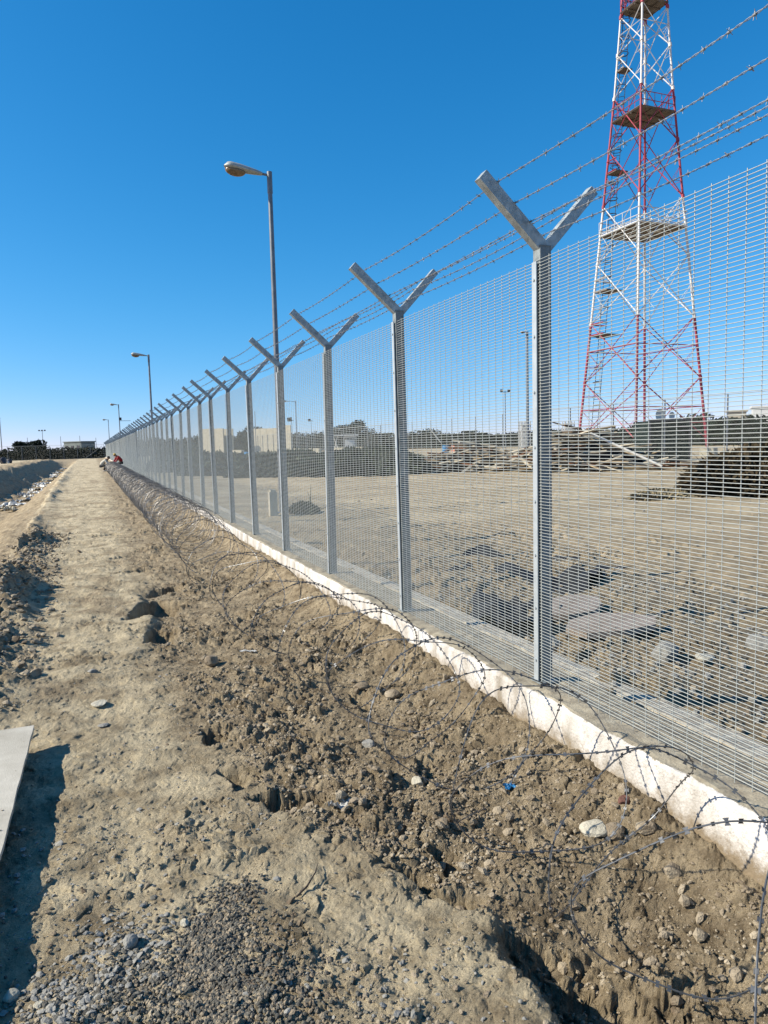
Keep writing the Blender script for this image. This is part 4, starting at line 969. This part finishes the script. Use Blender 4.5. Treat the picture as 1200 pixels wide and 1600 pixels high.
build('body', parts, M_green, t); build('corner_frame', [box((sx*1.24, -1.5, 1.35), (.1, .12, 2.62)) for sx in (-1, 1)]+[box((0, -1.5, 2.62), (2.5, .12, .1))], M_dark, t)
for (px, z, r_, lab) in ((1029, 2.95, .42, 'larger white dish on top of the dark green container'), (1048, 2.9, .26, 'smaller white dish on top of the dark green container')):
    p = place(px, 46.5); V = []; n = 16
    for k in range(5):
        for j in range(n): V.append((k/4*r_*math.cos(j*6.2832/n), -.3*(k/4)**2*r_, k/4*r_*math.sin(j*6.2832/n)))
    i = np.arange(4)[:, None]*n; j = np.arange(n)[None, :]; F = np.stack([i+j, i+(j+1) % n, i+n+(j+1) % n, i+n+j], -1).reshape(-1, 4); V = np.array(V)
    t = thing('satellite_dish', lab, 'dish', (p[0], p[1], z), -YAW+.5); build('reflector', [(V, F), (V+[0, .02, 0], F[:, ::-1])], M_whiteb, t, smooth=True); build('mount', tube([(0, .02, 0), (0, .1, -.42)], .03, 6), M_pole, t)
def building(px, depth, W, D, H, m, label, roofm=None, nwin=4, rz=0.):
    p = place(px, depth); t = thing('building', label, 'building', (p[0], p[1], 0), -YAW-.4+rz)
    build('wall', [box((0, 0, H/2), (W, D, H))], m, t); build('roof', [box((0, 0, H+.15), (W+.5, D+.5, .3))], roofm or m, t)
    for k in range(nwin):
        wd = build('window', [box((W*((k+.5)/nwin-.5), -D/2-.03, H*.62), (W/nwin*.45, .08, H*.26))], M_dark, t)
        build('window_frame', [box((W*((k+.5)/nwin-.5), -D/2-.05, H*.62-H*.14), (W/nwin*.5, .12, .08))], M_whiteb, wd)
building(1150, 118, 2.6, 4, 5.15, M_bldg, 'small beige building above the far trees at the right', nwin=2)
building(1196, 112, 3.8, 4, 5.5, M_whiteb, 'white building above the far trees at the right edge', nwin=2)
building(124, 240, 7.4, 6, 4.35, M_roof, 'low grey-green shed with an open front beyond the far cross fence', M_roof, nwin=3)
building(520, 230, 3, 3, 5.0, M_bldg, 'tiny pale hut among the distant trees', nwin=1)

def mast(px, depth, H, label, heads=2, arm=.0, group=None, r=.07, hs=.35):
    p = place(px, depth); t = thing('light_mast', label, 'mast', (p[0], p[1], 0), -YAW, group)
    build('pole', tube([(0, 0, -.1), (0, 0, H)], [r, r*.7], 8), M_pole, t, smooth=True)
    if heads: build('crossbar', tube([(-.5*max(heads-1, .6)*.9, 0, H-.1), (.5*max(heads-1, .6)*.9, 0, H-.1)], .04, 6), M_pole, t)
    for k in range(heads):
        x_ = (k-(heads-1)/2)*.9 if heads > 1 else -.3
        build('floodlight', [box((x_, -.1, H+.05), (hs*1.1, .25, hs*.9), rotx(.4)), box((x_, -.2, H+.0), (hs*.9, .06, hs*.7), rotx(.4))], M_dark, t)
def fheight(px, y_top, depth): return ZC+((703.3-.0252*(px-145))-y_top)*depth/FPX
mast(67, 230, fheight(67, 673, 230), 'mast with three floodlights above the far cross fence', 3, hs=.38, r=.10)
mast(2, 200, fheight(2, 653, 200), 'tall floodlight mast at the left edge of the view', 1, hs=.6, r=.14)
for px, yt, wh in ((43, 684, 'leftmost'), (95, 682, 'second'), (125, 681, 'third'), (150, 684, 'rightmost')):
    mast(px, 165, fheight(px, yt, 165), wh+' of four thin bare poles rising behind the far cross fence', 0, group='thin poles behind the far cross fence', r=.07)
mast(790, 90, fheight(790, 612, 90), 'slender mast with two small floodlights left of the nearest post', 2, hs=.3)
mast(457, 110, fheight(457, 656, 110), 'short mast with one floodlight right of the fourth visible post', 1, hs=.6)
mast(487, 130, fheight(487, 657, 130), 'thin mast with one small lamp above the far trees', 1, hs=.4)
mast(400, 130, fheight(400, 643, 130), 'thin bare pole above the right concrete wall group', 0)
p = place(464, 104); street_lamp(p[0], p[1], fheight(464, 627, 104), 'far street lamp with a long arm inside the yard, right of the fourth post', None, arm=1.0)
p = place(825, 41); street_lamp(p[0], p[1], fheight(825, 521, 41), 'yard street lamp whose pole stands just left of the nearest post', None, arm=.05, s=.45)
# rubble and a parked cart by the far left road
for (px, dp, s_, m_, lab, k) in ((3, 95, .6, M_dark, 'dark lump of scrap beside the far pale road at the left edge', 71), (12, 97, .42, M_dark, 'smaller dark lump of scrap beside the far pale road', 72)):
    p = place(px, dp); rock(p[0], p[1], s_, m_, lab, k, .9, .2, 'scrap_lump', 'scrap')
p = place(10, 94); rock(p[0], p[1], .22, M_plastic, 'small white bundle between the dark scrap lumps at the far left', 73, .8, .1, 'white_bundle', 'bundle')

# ------------------------------------------------------------------ people
def skinned(name, verts, edges, radii, m, parent, root=0, sub=2):
    me = bpy.data.meshes.new(name); me.from_pydata(verts, edges, []); ob = bpy.data.objects.new(name, me); COL.objects.link(ob)
    md = ob.modifiers.new('skin', 'SKIN'); sd_ = ob.modifiers.new('sub', 'SUBSURF'); sd_.levels = sub; sd_.render_levels = sub
    for i, r_ in enumerate(radii):
        sv = me.skin_vertices[0].data[i]; sv.radius = r_ if isinstance(r_, tuple) else (r_, r_); sv.use_root = (i == root)
    dg = bpy.context.evaluated_depsgraph_get(); dg.update(); e = ob.evaluated_get(dg); nm = bpy.data.meshes.new_from_object(e)
    bpy.data.objects.remove(ob); nm.materials.clear(); nm.materials.append(m)
    for p_ in nm.polygons: p_.use_smooth = True
    o = bpy.data.objects.new(name, nm); COL.objects.link(o)
    if parent: o.parent = parent
    return o
def person(loc, rz, J, label, top_m, trou_m, hat_m, hatname):
    t = thing('person', label, 'person', loc, rz)
    pe, ch, nk, hd = J['pelvis'], J['chest'], J['neck'], J['head']
    V = [pe, ch, nk, hd, tuple(np.array(hd)+[.03, 0, .10])]; E = [(0, 1), (1, 2), (2, 3), (3, 4)]; Rr = [.13, .15, .06, .10, .07]
    h_ = np.array(hd)                                              # nose, chin and ears
    V += [tuple(h_+[.115, 0, .0]), tuple(h_+[.075, 0, -.07]), tuple(h_+[0, .10, 0]), tuple(h_+[0, -.10, 0])]; E += [(3, 5), (3, 6), (3, 7), (3, 8)]; Rr += [.022, .035, .02, .02]
    for s_ in (-1, 1):
        b = len(V); sh = (ch[0]+.03, s_*.19, ch[2]+.06)
        V += [sh, (J['elbow'][0], s_*.24, J['elbow'][2]), (J['hand'][0], s_*.10, J['hand'][2])]
        E += [(1, b), (b, b+1), (b+1, b+2)]; Rr += [.065, .047, .033]
        hx, hy, hz_ = V[b+2]
        for q in range(5):                                        # five fingers, unequal and curled
            f0 = len(V); ln = [.05, .075, .085, .08, .06][q]; yy = hy+(q-2)*.018; dx = .0 if q else -.01
            V += [(hx+.035+dx, yy, hz_-.012), (hx+.035+ln*.7, yy, hz_-.03-ln*.3)]; E += [(b+2, f0), (f0, f0+1)]; Rr += [.011, .008]
        b = len(V)
        V += [(pe[0], s_*.10, pe[2]-.02), (J['knee'][0], s_*.17, J['knee'][2]), (J['ankle'][0], s_*.15, J['ankle'][2]), (J['ankle'][0]+.16, s_*.16, .035)]
        E += [(0, b), (b, b+1), (b+1, b+2), (b+2, b+3)]; Rr += [.095, .065, .045, .04]
    skinned('body', V, E, Rr, M_skin, t)
    # shirt or jacket with sleeves
    md = tuple((np.array(pe)*.5+np.array(ch)*.5)+[-.03, 0, .05])
    V = [tuple(np.array(pe)+[0, 0, .04]), md, ch, tuple(np.array(ch)*.5+np.array(nk)*.5)]; E = [(0, 1), (1, 2), (2, 3)]; Rr = [.16, .175, .19, .10]
    for s_ in (-1, 1):
        b = len(V); V += [(ch[0]+.03, s_*.19, ch[2]+.05), (J['elbow'][0], s_*.24, J['elbow'][2]), tuple(np.array([J['elbow'][0], s_*.24, J['elbow'][2]])*.25+np.array([J['hand'][0], s_*.10, J['hand'][2]])*.75)]
        E += [(2, b), (b, b+1), (b+1, b+2)]; Rr += [.09, .066, .05]
    skinned('jacket', V, E, Rr, top_m, t)
    V = [pe, tuple(np.array(pe)*.75+np.array(ch)*.25), tuple(np.array(pe)+[-.05, 0, -.07])]; E = [(0, 1), (0, 2)]; Rr = [.135, .13, .09]
    for s_ in (-1, 1):
        b = len(V); V += [(pe[0], s_*.10, pe[2]-.02), (J['knee'][0], s_*.17, J['knee'][2]), (J['ankle'][0], s_*.15, J['ankle'][2]+.04)]; E += [(0, b), (b, b+1), (b+1, b+2)]; Rr += [.10, .082, .062]
    skinned('trousers', V, E, Rr, trou_m, t)
    Vh, Fh = ICO[2]; Vh = Vh*[.118, .105, .11]; Vh[:, 2] = np.maximum(Vh[:, 2], -.02); build(hatname, [(Vh+np.array(hd)+[.0, 0, .06], Fh)], hat_m, t, smooth=True)
    for s_ in (-1, 1):
        c = (J['ankle'][0]+.07, s_*.155, .045); Vs, Fs = ICO[2]; build('shoe', [(Vs*[.15, .055, .05]+np.array(c), Fs)], M_shirt if hat_m is M_hair else M_dark, t, smooth=True)
    return t
J1 = dict(pelvis=(-.34, 0, .42), chest=(.02, 0, .84), neck=(.14, 0, .94), head=(.27, 0, 1.02), elbow=(.22, 0, .60), hand=(.46, 0, .42), knee=(.14, 0, .52), ankle=(-.12, 0, .09))
J2 = dict(pelvis=(-.22, 0, .62), chest=(.05, 0, 1.06), neck=(.17, 0, 1.17), head=(.31, 0, 1.22), elbow=(.26, 0, .80), hand=(.48, 0, .60), knee=(.12, 0, .56), ankle=(-.10, 0, .09))
person((.80, 60.6, hz(.8, 60.6)), -.2, J1, 'person in cream shirt crouching at the far end of the wire coil', M_shirt, M_trou, M_hair, 'hair')
person((1.85, 62.0, hz(1.85, 62)), math.pi+.35, J2, 'person in red jacket and yellow cap bending behind the far coil end', M_jred, M_trou, M_cap, 'cap')
